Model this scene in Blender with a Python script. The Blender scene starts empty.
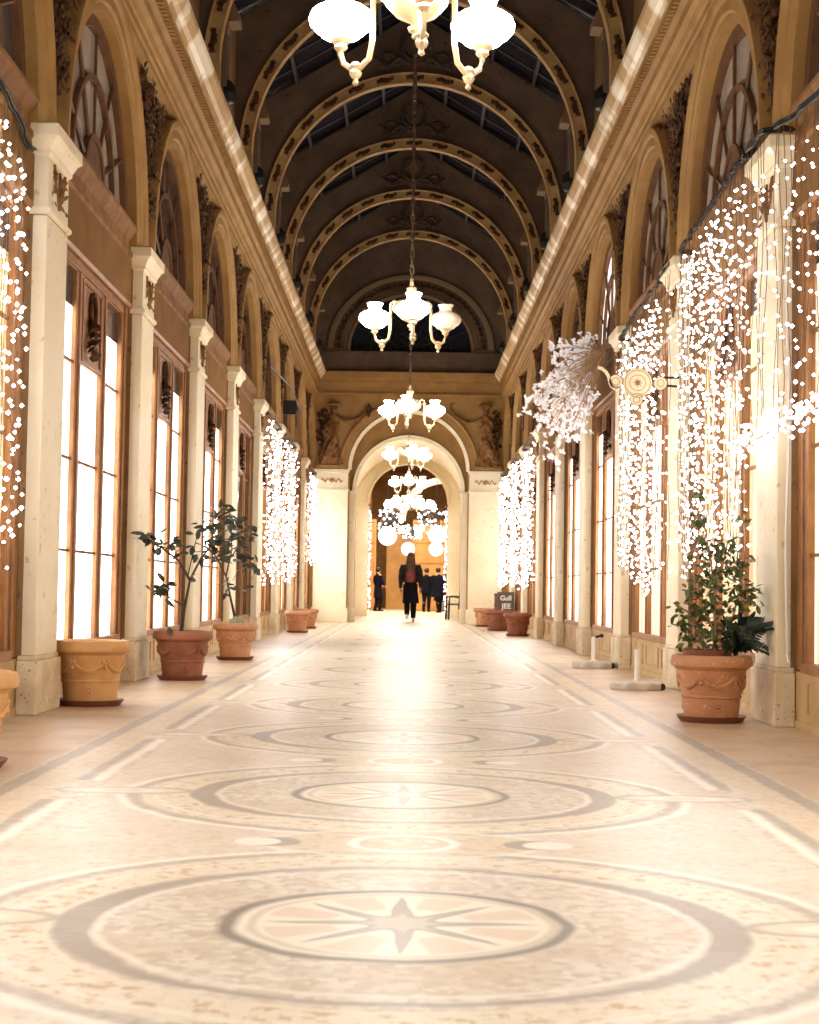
import bpy, math, random
from mathutils import Vector, Matrix
random.seed(7)
PI = math.pi
S = bpy.context.scene
COL = S.collection

# ------------------------------------------------------------------ camera, world, exposure
CAM_H = .82
PITCH, YAW, ROLL = math.radians(2.7407), math.radians(.0448), math.radians(.9)
fw = Vector((math.sin(YAW)*math.cos(PITCH), math.cos(YAW)*math.cos(PITCH), math.sin(PITCH)))
r0 = Vector((math.cos(YAW), -math.sin(YAW), 0)); u0 = r0.cross(fw)
rr = math.cos(ROLL)*r0 + math.sin(ROLL)*u0; uu = -math.sin(ROLL)*r0 + math.cos(ROLL)*u0
cd = bpy.data.cameras.new('camera'); cam = bpy.data.objects.new('camera', cd); COL.objects.link(cam)
mw = Matrix((rr, uu, -fw)).transposed().to_4x4(); mw.translation = (0, 0, CAM_H)
cam.matrix_world = mw
cd.sensor_fit = 'VERTICAL'; cd.sensor_height = 36; cd.lens = 1630/1024*36
cd.clip_start = .05; cd.clip_end = 300
cd.dof.use_dof = True; cd.dof.focus_distance = 12.5; cd.dof.aperture_fstop = 6.5
S.camera = cam
w = bpy.data.worlds.new('night'); S.world = w; w.use_nodes = True
w.node_tree.nodes['Background'].inputs[0].default_value = (.35, .40, .6, 1)
w.node_tree.nodes['Background'].inputs[1].default_value = .06
S.view_settings.view_transform = 'Standard'; S.view_settings.look = 'None'
S.view_settings.exposure = 0.92; S.view_settings.gamma = 1; S.view_settings.use_curve_mapping = False
S.cycles.max_bounces = 7; S.cycles.diffuse_bounces = 4; S.cycles.glossy_bounces = 3
S.cycles.sample_clamp_indirect = 6
S.cycles.use_denoising = True

SHOP = 4.2       # lit shop windows
GLOBE = 26.0     # chandelier globes
BULB = 12.0      # fairy light bulbs

# ------------------------------------------------------------------ helpers
class MB:
    def __init__(s): s.v = []; s.f = []; s.m = []
    def add(s, vs, fs, m=0):
        o = len(s.v); s.v += [tuple(p) for p in vs]
        for f in fs: s.f.append(tuple(i+o for i in f)); s.m.append(m)
    def box(s, x0, x1, y0, y1, z0, z1, m=0):
        vs = [(x, y, z) for z in (z0, z1) for y in (y0, y1) for x in (x0, x1)]
        s.add(vs, [(0, 2, 3, 1), (4, 5, 7, 6), (0, 1, 5, 4), (2, 6, 7, 3), (0, 4, 6, 2), (1, 3, 7, 5)], m)
    def loft(s, rings, m=0, closed=True, cap0=True, cap1=True):
        n = len(rings[0]); vs = [p for r in rings for p in r]; fs = []
        for i in range(len(rings)-1):
            for j in range(n if closed else n-1):
                k = (j+1) % n
                fs.append((i*n+j, i*n+k, (i+1)*n+k, (i+1)*n+j))
        if cap0: fs.append(tuple(reversed(range(n))))
        if cap1: fs.append(tuple((len(rings)-1)*n+j for j in range(n)))
        s.add(vs, fs, m)
    def lathe(s, prof, c=(0, 0, 0), n=20, m=0, sx=1, sy=1, ax=2):
        rings = []
        for r, z in prof:
            ring = []
            for j in range(n):
                a = 2*PI*j/n; p = (r*math.cos(a)*sx, r*math.sin(a)*sy, z)
                if ax == 1: p = (p[0], p[2], p[1])
                if ax == 0: p = (p[2], p[0], p[1])
                ring.append((c[0]+p[0], c[1]+p[1], c[2]+p[2]))
            rings.append(ring)
        s.loft(rings, m)
    def tube(s, pts, r, n=6, m=0):
        pts = [Vector(p) for p in pts]
        rs = r if isinstance(r, (list, tuple)) else [r]*len(pts)
        rings = []; up = Vector((.13, .21, .97))
        for i, p in enumerate(pts):
            t = (pts[min(i+1, len(pts)-1)]-pts[max(i-1, 0)])
            if t.length < 1e-9: t = Vector((0, 0, 1))
            t.normalize(); a = t.cross(up)
            if a.length < .05: a = t.cross(Vector((1, 0, 0)))
            a.normalize(); b = t.cross(a); up = b.cross(t) if False else up
            rings.append([tuple(p+rs[i]*(math.cos(2*PI*j/n)*a+math.sin(2*PI*j/n)*b)) for j in range(n)])
        s.loft(rings, m)
    def ball(s, c, r, n=10, m=0, sx=1, sy=1, sz=1):
        k = max(4, n//2); prof = [(max(1e-4, math.sin(PI*i/k))*r, -math.cos(PI*i/k)*r*sz) for i in range(k+1)]
        s.lathe(prof, c, n, m, sx, sy)
    def octa(s, c, r, m=0):
        x, y, z = c
        s.add([(x+r, y, z), (x-r, y, z), (x, y+r, z), (x, y-r, z), (x, y, z+r), (x, y, z-r)],
              [(0, 2, 4), (2, 1, 4), (1, 3, 4), (3, 0, 4), (2, 0, 5), (1, 2, 5), (3, 1, 5), (0, 3, 5)], m)
    def ext(s, prof, y0, y1, m=0, closed=True):
        # profile [(x,z)] extruded along y
        s.loft([[(x, y0, z) for x, z in prof], [(x, y1, z) for x, z in prof]], m, closed, closed, closed)
    def arch(s, prof, cy, cz, n=28, m=0, a0=0, a1=PI, plane='x', ell=1.0):
        # profile [(radius, depth)] swept round a half circle; plane 'x': circle in YZ (wall), 'y': circle in XZ
        rings = []
        for i in range(n+1):
            a = a0+(a1-a0)*i/n
            ring = []
            for r, d in prof:
                h, v = r*math.cos(a), r*math.sin(a)*ell
                ring.append((d, cy+h, cz+v) if plane == 'x' else (cy+h, d, cz+v))
            rings.append(ring)
        s.loft(rings, m)
    def leaf(s, c, d, nrm, L, W, m=0):
        c = Vector(c); d = Vector(d).normalized(); nrm = Vector(nrm)
        b = d.cross(nrm)
        if b.length < .01: b = d.cross(Vector((0.3, .5, .8)))
        b.normalize(); nn = b.cross(d)
        s.add([c, c+d*L*.35+b*W*.5+nn*W*.15, c+d*L*.75+b*W*.38+nn*W*.1, c+d*L, c+d*L*.75-b*W*.38+nn*W*.1, c+d*L*.35-b*W*.5+nn*W*.15, c+d*L*.5],
              [(0, 1, 6), (1, 2, 6), (2, 3, 6), (3, 4, 6), (4, 5, 6), (5, 0, 6)], m)
    def build(s, name, mats, parent=None, smooth=False, bevel=0):
        me = bpy.data.meshes.new(name); me.from_pydata(s.v, [], s.f)
        if not isinstance(mats, (list, tuple)): mats = [mats]
        for m in mats: me.materials.append(m)
        me.polygons.foreach_set('material_index', s.m)
        if smooth: me.polygons.foreach_set('use_smooth', [True]*len(s.f))
        me.update()
        o = bpy.data.objects.new(name, me); COL.objects.link(o)
        if parent: o.parent = parent
        if smooth:
            try: me.set_sharp_from_angle(angle=math.radians(40))
            except Exception: pass
        if bevel:
            b = o.modifiers.new('bevel', 'BEVEL'); b.width = bevel; b.segments = 2; b.limit_method = 'ANGLE'
        return o

def tag(o, label=None, cat=None, group=None, kind=None):
    if label: o['label'] = label
    if cat: o['category'] = cat
    if group: o['group'] = group
    if kind: o['kind'] = kind
    return o
def empty(name, loc=(0, 0, 0), rz=0, **k):
    o = bpy.data.objects.new(name, None); o.empty_display_size = .1; COL.objects.link(o)
    o.location = loc; o.rotation_euler = (0, 0, rz); return tag(o, **k)
def kids(o): return [c for c in COL.objects if c.parent == o]
def copy_tree(o, parent=None):
    ch = kids(o); c = o.copy(); COL.objects.link(c); c.parent = parent
    for k in ch: copy_tree(k, c)
    return c
def P(px, py, Y):
    # a measured direction of the photograph and a depth give the real place of a thing
    d = fw + rr*((px-409.5)/1630) + uu*((512-py)/1630)
    t = Y/d.y
    return Vector((d.x*t, Y, CAM_H+d.z*t))

# ------------------------------------------------------------------ materials
def mat(name, col, rough=.6, metal=0, noise=None, nscale=3, emit=None, es=0, bump=0, bscale=20, spec=.5, speck=None):
    m = bpy.data.materials.new(name); m.use_nodes = True; nt = m.node_tree; N = nt.nodes; L = nt.links
    b = N['Principled BSDF']; b.inputs['Base Color'].default_value = (*col, 1)
    b.inputs['Roughness'].default_value = rough; b.inputs['Metallic'].default_value = metal
    b.inputs['Specular IOR Level'].default_value = spec
    tc = N.new('ShaderNodeTexCoord')
    if noise:
        n = N.new('ShaderNodeTexNoise'); n.inputs['Scale'].default_value = nscale; n.inputs['Detail'].default_value = 6
        n.inputs['Roughness'].default_value = .62
        L.new(tc.outputs['Object'], n.inputs['Vector'])
        r = N.new('ShaderNodeValToRGB'); r.color_ramp.elements[0].position = .38; r.color_ramp.elements[1].position = .64
        r.color_ramp.elements[0].color = (*noise, 1); r.color_ramp.elements[1].color = (*col, 1)
        L.new(n.outputs['Fac'], r.inputs['Fac']); out = r.outputs['Color']
        if speck:
            n2 = N.new('ShaderNodeTexNoise'); n2.inputs['Scale'].default_value = nscale*9; n2.inputs['Detail'].default_value = 4
            L.new(tc.outputs['Object'], n2.inputs['Vector'])
            r2 = N.new('ShaderNodeValToRGB'); r2.color_ramp.elements[0].position = .30; r2.color_ramp.elements[1].position = .36
            r2.color_ramp.elements[0].color = (1, 1, 1, 1); r2.color_ramp.elements[1].color = (0, 0, 0, 1)
            L.new(n2.outputs['Fac'], r2.inputs['Fac'])
            mx = N.new('ShaderNodeMix'); mx.data_type = 'RGBA'; mx.inputs['B'].default_value = (*speck, 1)
            L.new(r2.outputs['Color'], mx.inputs['Factor']); L.new(out, mx.inputs['A']); out = mx.outputs['Result']
        L.new(out, b.inputs['Base Color'])
    if bump:
        n = N.new('ShaderNodeTexNoise'); n.inputs['Scale'].default_value = bscale; n.inputs['Detail'].default_value = 5
        L.new(tc.outputs['Object'], n.inputs['Vector'])
        bp = N.new('ShaderNodeBump'); bp.inputs['Strength'].default_value = bump; bp.inputs['Distance'].default_value = .02
        L.new(n.outputs['Fac'], bp.inputs['Height']); L.new(bp.outputs['Normal'], b.inputs['Normal'])
    if emit:
        b.inputs['Emission Color'].default_value = (*emit, 1); b.inputs['Emission Strength'].default_value = es
    return m

M = {}
M['cream'] = mat('cream_paint', (.90, .82, .61), .55, noise=(.84, .73, .50), nscale=1.6, bump=.15, bscale=14, speck=(.66, .52, .32))
M['plinth'] = mat('worn_stone_paint', (.84, .74, .52), .6, noise=(.60, .47, .29), nscale=2.6, bump=.3, speck=(.25, .19, .12))
M['ochre'] = mat('ochre_paint', (.42, .245, .082), .65, spec=.3, noise=(.32, .175, .052), nscale=2.2, bump=.2, bscale=18, speck=(.30, .17, .07))
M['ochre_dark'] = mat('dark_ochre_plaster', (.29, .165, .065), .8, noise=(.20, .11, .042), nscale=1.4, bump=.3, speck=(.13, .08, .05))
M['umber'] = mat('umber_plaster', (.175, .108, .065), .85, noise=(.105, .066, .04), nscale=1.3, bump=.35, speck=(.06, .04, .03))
M['bronze'] = mat('dark_bronze_relief', (.12, .055, .022), .7, spec=.12, noise=(.045, .02, .01), nscale=12, bump=.6, bscale=40)
M['relief'] = mat('brown_stucco_relief', (.36, .18, .07), .75, spec=.15, noise=(.12, .055, .02), nscale=9, bump=.6, bscale=35)
M['wood'] = mat('honey_wood', (.38, .17, .048), .5, noise=(.25, .105, .03), nscale=5, bump=.1, bscale=30)
M['wood_dark'] = mat('brown_wood', (.30, .155, .06), .7, spec=.15, noise=(.19, .085, .03), nscale=5, bump=.1)
M['sash'] = mat('dark_sash_wood', (.17, .075, .03), .6, spec=.3, noise=(.10, .045, .02), nscale=6)
M['hood'] = mat('umber_ochre_stone', (.20, .125, .06), .8, noise=(.2, .12, .06), nscale=3)
M['rib'] = mat('pale_ochre_rib', (.56, .36, .15), .6, noise=(.42, .25, .095), nscale=4)
M['board'] = mat('umber_painted_board', (.27, .145, .055), .85, spec=.08, noise=(.22, .115, .042), nscale=3)
M['riser'] = mat('ochre_riser_paint', (.60, .42, .20), .5, noise=(.48, .31, .13), nscale=4, bump=.1)
M['glass_dark'] = mat('unlit_window_glass', (.10, .09, .085), .12, noise=(.05, .045, .045), nscale=2)
M['glass_grey'] = mat('curtained_fanlight_glass', (.52, .46, .38), .25, noise=(.36, .31, .25), nscale=2.5)
M['glass_night'] = mat('night_roof_glass', (.018, .020, .032), .25, noise=(.008, .009, .016), nscale=1.2)
M['iron'] = mat('black_iron', (.02, .018, .016), .45, metal=.4)
M['brass'] = mat('ivory_gilt_metal', (.50, .37, .21), .3, metal=.35, noise=(.62, .46, .25), nscale=14)
M['chain'] = mat('dark_brass_chain', (.10, .065, .035), .5, metal=.6)
M['globe'] = mat('lit_opal_glass', (1, .97, .93), .2, emit=(1, .96, .89), es=GLOBE)
M['globe_off'] = mat('unlit_opal_glass', (.85, .76, .62), .15, noise=(.72, .6, .45), nscale=14)
M['bulb'] = mat('fairy_bulb', (1, 1, 1), .3, emit=(1, .95, .95), es=BULB)
M['wire'] = mat('fairy_wire', (.16, .09, .04), .5)
M['black_wire'] = mat('black_cable', (.015, .012, .01), .5)
M['white_wire'] = mat('white_cable', (.8, .77, .7), .5)
def lit_pane(name, col, es):
    m = mat(name, tuple(.6*k for k in col), .4, emit=col, es=es, spec=.25); nt = m.node_tree; N = nt.nodes; L = nt.links
    tc = N.new('ShaderNodeTexCoord'); mp = N.new('ShaderNodeMapping'); mp.inputs['Scale'].default_value = (1, 5, .5)
    n = N.new('ShaderNodeTexNoise'); n.inputs['Scale'].default_value = 1.6; n.inputs['Detail'].default_value = 2
    L.new(tc.outputs['Object'], mp.inputs['Vector']); L.new(mp.outputs[0], n.inputs['Vector'])
    mr = N.new('ShaderNodeMapRange'); mr.inputs['From Min'].default_value = .35; mr.inputs['From Max'].default_value = .6
    mr.inputs['To Min'].default_value = es*.28; mr.inputs['To Max'].default_value = es
    L.new(n.outputs['Fac'], mr.inputs['Value']); L.new(mr.outputs['Result'], N['Principled BSDF'].inputs['Emission Strength'])
    return m
M['pane_lit'] = lit_pane('lit_shop_pane', (1, .96, .93), SHOP)
M['pane_warm'] = lit_pane('softly_lit_shop_pane', (1, .72, .40), .42)
M['pane_pale'] = lit_pane('pale_lit_shop_pane', (1, .86, .64), .62)
M['terra'] = mat('pale_terracotta', (.72, .41, .16), .65, noise=(.60, .31, .11), nscale=5, bump=.2)
M['terra_red'] = mat('red_terracotta', (.34, .12, .055), .65, noise=(.22, .075, .035), nscale=5, bump=.2)
M['terra_pink'] = mat('pink_terracotta', (.60, .29, .14), .65, noise=(.48, .22, .10), nscale=5, bump=.2, speck=(.80, .62, .45))
M['saucer'] = mat('red_clay_saucer', (.20, .06, .03), .5)
M['soil'] = mat('potting_soil', (.10, .065, .04), .9, bump=.6)
M['bark'] = mat('dark_bark', (.06, .04, .025), .8, bump=.3)
M['twig'] = mat('pale_brown_twig', (.42, .26, .13), .7)
M['leaf_dark'] = mat('dark_olive_leaf', (.035, .04, .018), .45, noise=(.06, .055, .03), nscale=8)
M['leaf'] = mat('green_leaf', (.16, .19, .055), .45, noise=(.06, .085, .03), nscale=9)
M['fern'] = mat('dark_fern_leaf', (.03, .05, .025), .5, noise=(.015, .03, .015), nscale=8)
M['white_stone'] = mat('white_concrete', (.74, .68, .58), .7, noise=(.5, .44, .36), nscale=8, bump=.3)
M['white_metal'] = mat('white_painted_post', (.82, .75, .66), .4)
M['blossom'] = mat('white_silk_blossom', (.90, .87, .88), .5, emit=(1, .96, .97), es=.06)  # faint glow put into the petals, which are no lamps
M['sign'] = mat('pale_gilt_sign', (.92, .82, .58), .4, noise=(.86, .73, .46), nscale=12)
M['sign_line'] = mat('gilt_sign_outline', (.30, .17, .05), .5)
M['chalk'] = mat('slate_board', (.10, .09, .085), .7)
M['chalk_white'] = mat('chalk_writing', (.9, .88, .85), .8)
M['crate'] = mat('brown_crate_wood', (.22, .12, .055), .6, noise=(.14, .07, .03), nscale=8)
M['chair'] = mat('black_brown_wood', (.025, .016, .012), .4)
M['skin'] = mat('skin', (.55, .33, .22), .5)
M['navy'] = mat('navy_coat', (.007, .008, .018), .9, bump=.3, spec=.1)
M['jacket'] = mat('dark_grey_jacket', (.04, .032, .034), .85, spec=.15, noise=(.02, .016, .018), nscale=14, bump=.3)
M['black'] = mat('black_cloth', (.010, .009, .012), .9, bump=.2, spec=.1)
M['hair'] = mat('brown_hair', (.12, .055, .02), .5, noise=(.05, .022, .01), nscale=22, bump=.5)
M['hair_dark'] = mat('dark_hair', (.02, .013, .01), .5)
M['red_bag'] = mat('dark_red_bag', (.22, .03, .03), .5, noise=(.10, .02, .02), nscale=9)
M['white_shoe'] = mat('white_shoe', (.85, .82, .8), .5)
M['jeans'] = mat('grey_trousers', (.20, .19, .22), .8)
M['ball'] = mat('glowing_paper_ball', (1, 1, 1), .5, emit=(1, .95, .9), es=2.6)
M['orange_wall'] = mat('amber_panelled_wall', (.66, .37, .12), .5, noise=(.52, .27, .08), nscale=1.5)
M['glass_shade'] = mat('lit_shade', (1, 1, 1), .3, emit=(1, .92, .85), es=6)

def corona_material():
    m = mat('patchy_white_gilt_cornice', (.62, .42, .20), .45, noise=(.50, .32, .14), nscale=2)
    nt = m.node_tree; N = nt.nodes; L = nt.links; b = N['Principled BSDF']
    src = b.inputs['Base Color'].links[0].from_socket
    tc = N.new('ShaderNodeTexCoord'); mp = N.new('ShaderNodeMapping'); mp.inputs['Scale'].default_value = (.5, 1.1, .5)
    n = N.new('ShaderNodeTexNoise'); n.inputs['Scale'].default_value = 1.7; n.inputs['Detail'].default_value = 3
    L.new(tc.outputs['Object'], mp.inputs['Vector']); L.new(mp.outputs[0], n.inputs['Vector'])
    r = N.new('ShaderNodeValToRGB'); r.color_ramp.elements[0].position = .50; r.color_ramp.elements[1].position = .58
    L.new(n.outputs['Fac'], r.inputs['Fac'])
    mx = N.new('ShaderNodeMix'); mx.data_type = 'RGBA'; mx.inputs['B'].default_value = (.95, .86, .68, 1)  # pale patches from stretched noise over the ochre base
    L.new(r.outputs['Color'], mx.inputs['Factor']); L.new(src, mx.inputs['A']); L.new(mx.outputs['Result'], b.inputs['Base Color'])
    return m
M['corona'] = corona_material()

# ------------------------------------------------------------------ the mosaic floor
def floor_material():
    m = bpy.data.materials.new('mosaic_floor'); m.use_nodes = True; nt = m.node_tree; N = nt.nodes; L = nt.links
    b = N['Principled BSDF']
    def mth(op, a, c=None, d=None, clamp=False):
        n = N.new('ShaderNodeMath'); n.operation = op; n.use_clamp = clamp
        for i, v in enumerate((a, c, d)):
            if v is None: continue
            if isinstance(v, (int, float)): n.inputs[i].default_value = v
            else: L.new(v, n.inputs[i])
        return n.outputs[0]
    geo = N.new('ShaderNodeNewGeometry'); pos = geo.outputs['Position']
    wn = N.new('ShaderNodeTexNoise'); wn.inputs['Scale'].default_value = 5; L.new(pos, wn.inputs['Vector'])
    wob = mth('MULTIPLY', mth('SUBTRACT', wn.outputs['Fac'], .5), .035)
    sp = N.new('ShaderNodeSeparateXYZ'); L.new(pos, sp.inputs[0])
    X = mth('ADD', sp.outputs[0], wob); Y = mth('ADD', sp.outputs[1], wob); T = 2.53; Yc = 4.06
    ax = mth('ABSOLUTE', X)
    v = mth('SUBTRACT', mth('FLOORED_MODULO', mth('ADD', mth('SUBTRACT', Y, Yc), T/2), T), T/2)
    v2 = mth('SUBTRACT', mth('FLOORED_MODULO', mth('SUBTRACT', Y, Yc), T), T/2)
    av = mth('ABSOLUTE', v)
    def rad(x, y, kx=1, ky=1):
        return mth('SQRT', mth('ADD', mth('POWER', mth('MULTIPLY', x, kx), 2), mth('POWER', mth('MULTIPLY', y, ky), 2)))
    def band(d, c, hw, soft=.012):      # 1 inside |d-c|<hw
        return mth('DIVIDE', mth('SUBTRACT', mth('ADD', hw, soft) if not isinstance(hw, (int, float)) else hw+soft, mth('ABSOLUTE', mth('SUBTRACT', d, c))), soft*2, clamp=True)
    def less(d, c, soft=.012): return mth('DIVIDE', mth('SUBTRACT', c, d), soft, clamp=True)
    def more(d, c, soft=.012): return mth('DIVIDE', mth('SUBTRACT', d, c), soft, clamp=True)
    def mul(*a):
        o = a[0]
        for k in a[1:]: o = mth('MULTIPLY', o, k)
        return o
    r = rad(X, v); r3 = rad(X, v2); ang = mth('ARCTAN2', v, X)
    cosa = mth('ABSOLUTE', mth('COSINE', ang))
    # ground: little stones
    vo = N.new('ShaderNodeTexVoronoi'); vo.inputs['Scale'].default_value = 34; L.new(pos, vo.inputs['Vector'])
    sv = N.new('ShaderNodeSeparateColor'); L.new(vo.outputs['Color'], sv.inputs[0]); cell = sv.outputs[0]
    big = N.new('ShaderNodeTexNoise'); big.inputs['Scale'].default_value = 2.2; big.inputs['Detail'].default_value = 5; L.new(pos, big.inputs['Vector'])
    mid = N.new('ShaderNodeTexNoise'); mid.inputs['Scale'].default_value = 17; mid.inputs['Detail'].default_value = 6; mid.inputs['Roughness'].default_value = .75; L.new(pos, mid.inputs['Vector'])
    def mix(fac, a, c):
        n = N.new('ShaderNodeMix'); n.data_type = 'RGBA'
        if isinstance(fac, (int, float)): n.inputs['Factor'].default_value = fac
        else: L.new(fac, n.inputs['Factor'])
        for k, q in (('A', a), ('B', c)):
            if isinstance(q, tuple): n.inputs[k].default_value = (*q, 1)
            else: L.new(q, n.inputs[k])
        return n.outputs['Result']
    c = mix(cell, (.79, .71, .57), (.55, .44, .31))
    c = mix(mul(more(big.outputs['Fac'], .46, .2), .6), c, (.60, .45, .29))
    def lay(mask, col, k=1.0):
        nonlocal c
        c = mix(mul(mask, k), c, col)
    WHITE = (.86, .80, .68); DARK = (.19, .14, .095); GREY = (.31, .25, .185); OCH = (.54, .35, .15); PINK = (.70, .49, .33)
    fol = more(mid.outputs['Fac'], .52, .06)
    # foliage ring round each medallion
    lay(mul(more(r, .84), less(r, 1.04)), (.80, .70, .52), .8)
    lay(mul(more(r, .86), less(r, 1.03), fol), OCH, .95)
    # panels between
    lay(mul(more(r, 1.10), less(ax, 1.24), mth('SUBTRACT', 1, fol)), (.78, .66, .52), .6)
    lay(mul(band(r, 1.12, .018), less(ax, 1.27)), WHITE)
    lay(mul(band(r, 1.07, .022), less(ax, 1.38)), GREY, .5)
    lay(mul(band(r, .98, .010), less(ax, 1.3)), WHITE, .7)
    # big dark crescent
    hw = mth('ADD', .014, mth('MULTIPLY', mth('POWER', cosa, 3), .038))
    lay(band(r, .795, hw), GREY, .8)
    lay(band(r, .735, .010), WHITE, .8)
    # inner disc
    lay(less(r, .44), (.84, .76, .60))
    t = mth('MULTIPLY', mth('ABSOLUTE', mth('SUBTRACT', mth('FRACT', mth('MULTIPLY', mth('ADD', ang, PI), 8/(2*PI))), .5)), 2)
    edge = mth('ADD', .10, mth('MULTIPLY', mth('POWER', t, 3), .25))
    lay(mul(less(t, .55, .1), more(r, .17), less(r, .35)), PINK, .6)
    lay(less(r, edge), GREY, .75)
    lay(less(r, mth('ADD', mth('MULTIPLY', edge, .2), .055)), (.60, .52, .40), .9)
    lay(band(r, .372, .008), (.60, .48, .32))
    lay(band(mth('ADD', r, mth('MULTIPLY', X, .03)), .418, .020), DARK, .9)
    # rosettes and peltas between the medallions
    lay(less(rad(X, v2, 1, 1.6), .45), (.72, .58, .38), .7)
    lay(mul(less(rad(X, v2, 1, 1.6), .42), fol), OCH, .6)
    lay(band(rad(X, v2, 1, 1.6), .45, .012), WHITE)
    lay(less(r3, .19), WHITE); lay(less(r3, .15), (.62, .46, .27)); lay(mul(less(r3, .13), fol), (.84, .74, .55))
    pel = rad(mth('SUBTRACT', ax, .42), v2)
    lay(less(pel, .10), GREY, .8); lay(less(rad(mth('SUBTRACT', ax, .47), v2), .085), WHITE)
    # side loops on the medallion axis
    lp = rad(mth('SUBTRACT', ax, 1.13), v, .55, 1.5)
    gate = more(av, .30)
    lay(mul(less(lp, .16), 1.0), (.76, .64, .45), .8)
    lay(band(lp, .15, .014), GREY, .7); lay(band(lp, .07, .018), WHITE)
    # long border lines
    lay(mul(band(ax, 1.295, .022), gate), WHITE)
    lay(mul(band(ax, 1.36, .026), gate), GREY, .7)
    lay(mul(more(ax, 1.39), less(ax, 1.56)), (.70, .56, .36), .55)
    lay(mul(more(ax, 1.40), less(ax, 1.55), fol), OCH, .5)
    lay(band(ax, 1.60, .042), GREY, .75)
    # plain worn margins
    lay(more(ax, 1.65), (.60, .43, .27), .85)
    lay(mul(more(ax, 1.65), more(big.outputs['Fac'], .50, .12)), (.46, .31, .19), .6)
    lay(band(ax, 1.98, .010), (.45, .32, .2), .5)
    # far hall: plain
    L.new(c, b.inputs['Base Color'])
    rn = mth('MULTIPLY', big.outputs['Fac'], .20)
    L.new(mth('ADD', .29, rn), b.inputs['Roughness'])
    b.inputs['Specular IOR Level'].default_value = .75
    bp = N.new('ShaderNodeBump'); bp.inputs['Strength'].default_value = .02; bp.inputs['Distance'].default_value = .01
    L.new(big.outputs['Fac'], bp.inputs['Height']); L.new(bp.outputs['Normal'], b.inputs['Normal'])
    return m
M['floor'] = floor_material()

# ------------------------------------------------------------------ layout numbers (metres)
Y0, DY = 10.6, 3.75            # pilaster centres: Y0 + DY*k
K0, K1 = -4, 7                 # pilasters built
END = 40.3
XW, XP = 2.42, 2.33            # spandrel wall plane, pilaster face
def PY(k): return Y0+DY*k
YB = PY(K0)                    # back end of the built gallery

def struct(o, label=None, cat=None): return tag(o, label, cat, kind='structure')

mb = MB(); mb.add([(-3.4, YB, 0), (3.4, YB, 0), (3.4, 78, 0), (-3.4, 78, 0), (-3.4, YB, -.2), (3.4, YB, -.2), (3.4, 78, -.2), (-3.4, 78, -.2)],
       [(0, 1, 2, 3), (7, 6, 5, 4), (0, 4, 5, 1), (1, 5, 6, 2), (2, 6, 7, 3), (3, 7, 4, 0)])
struct(mb.build('floor', M['floor']), 'polished mosaic floor with star medallions and curling bands', 'floor')

# ---- long walls: piers, spandrels with arched openings, attic above the cornice
def long_wall(sg, name, label):
    b = MB(); n = 24; R = 1.50; cz = 3.75; top = 5.6
    ks = list(range(K0, K1+1))
    def q(x0, x1, y0, y1, z0, z1): b.box(min(sg*x0, sg*x1), max(sg*x0, sg*x1), y0, y1, z0, z1)
    for k in ks:
        ya, yb = PY(k), PY(k+1) if k < K1 else END+.3
        yc = (PY(k)+PY(k+1))/2
        q(XW, 2.62, ya, yc-1.55, 0, cz)
        if yc+1.55 < yb: q(XW, 2.62, yc+1.55, yb, 0, cz)
        pts = [(yc-R*math.cos(PI*i/n), cz+R*math.sin(PI*i/n)) for i in range(n+1)]
        # front face strips
        vs = []; fs = []
        for i, (y, z) in enumerate(pts):
            yt = ya+(PY(k+1)-ya)*i/n
            for xx in (XW, 2.62): vs += [(sg*xx, y, z), (sg*xx, yt, top)]
        for i in range(n):
            a = i*4; c = a+4
            fs += [(a, c, c+1, a+1), (a+2, a+3, c+3, c+2), (a, a+2, c+2, c)]
        vs += [(sg*XW, ya, cz), (sg*XW, PY(k+1), cz)]
        e = len(vs); fs += [(e-2, 0, 1), (e-1, n*4+1, n*4)]
        b.add(vs, fs)
    q(XW, 2.62, YB, END+.3, top, 6.2)
    q(2.40, 2.62, YB, END+.3, 6.2, 8.75)
    o = b.build(name, M['ochre_dark']); struct(o, label, 'wall'); return o
wl = long_wall(-1, 'wall_left', 'long ochre arcade wall on the left of the gallery')
wr = long_wall(1, 'wall_right', 'long ochre arcade wall on the right of the gallery')

# ---- cornice (one per side and one on the end wall)
def cornice_profile(sg):
    return [(sg*x, z) for x, z in [(2.42, 5.42), (2.36, 5.44), (2.36, 5.50), (2.34, 5.51), (2.34, 5.57), (2.32, 5.58), (2.30, 5.63), (2.26, 5.66), (2.26, 5.69),
            (2.31, 5.70), (2.31, 5.86), (2.27, 5.89), (2.27, 5.97), (2.20, 5.98), (2.18, 6.03), (2.14, 6.06), (2.09, 6.13), (2.08, 6.18), (2.42, 6.19)]]
for sg, name in ((-1, 'trim_1'), (1, 'trim_2')):
    root = struct(empty(name), 'long moulded cornice with pale patches on the %s wall' % ('left' if sg < 0 else 'right'), 'cornice')
    b = MB(); pf = cornice_profile(sg); b.ext(pf[:14]+[(sg*2.42, 5.98)], YB, END+.1)
    b.build('architrave', M['ochre'], root)
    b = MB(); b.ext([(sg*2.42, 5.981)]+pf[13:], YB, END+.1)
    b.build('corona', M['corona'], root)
    b = MB(); y = 6.
    while y < END-.1:
        b.box(min(sg*2.28, sg*2.215), max(sg*2.28, sg*2.215), y, y+.055, 5.91, 5.975); y += .10
    tag(b.build('dentils', M['ochre'], root), kind='stuff')

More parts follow.
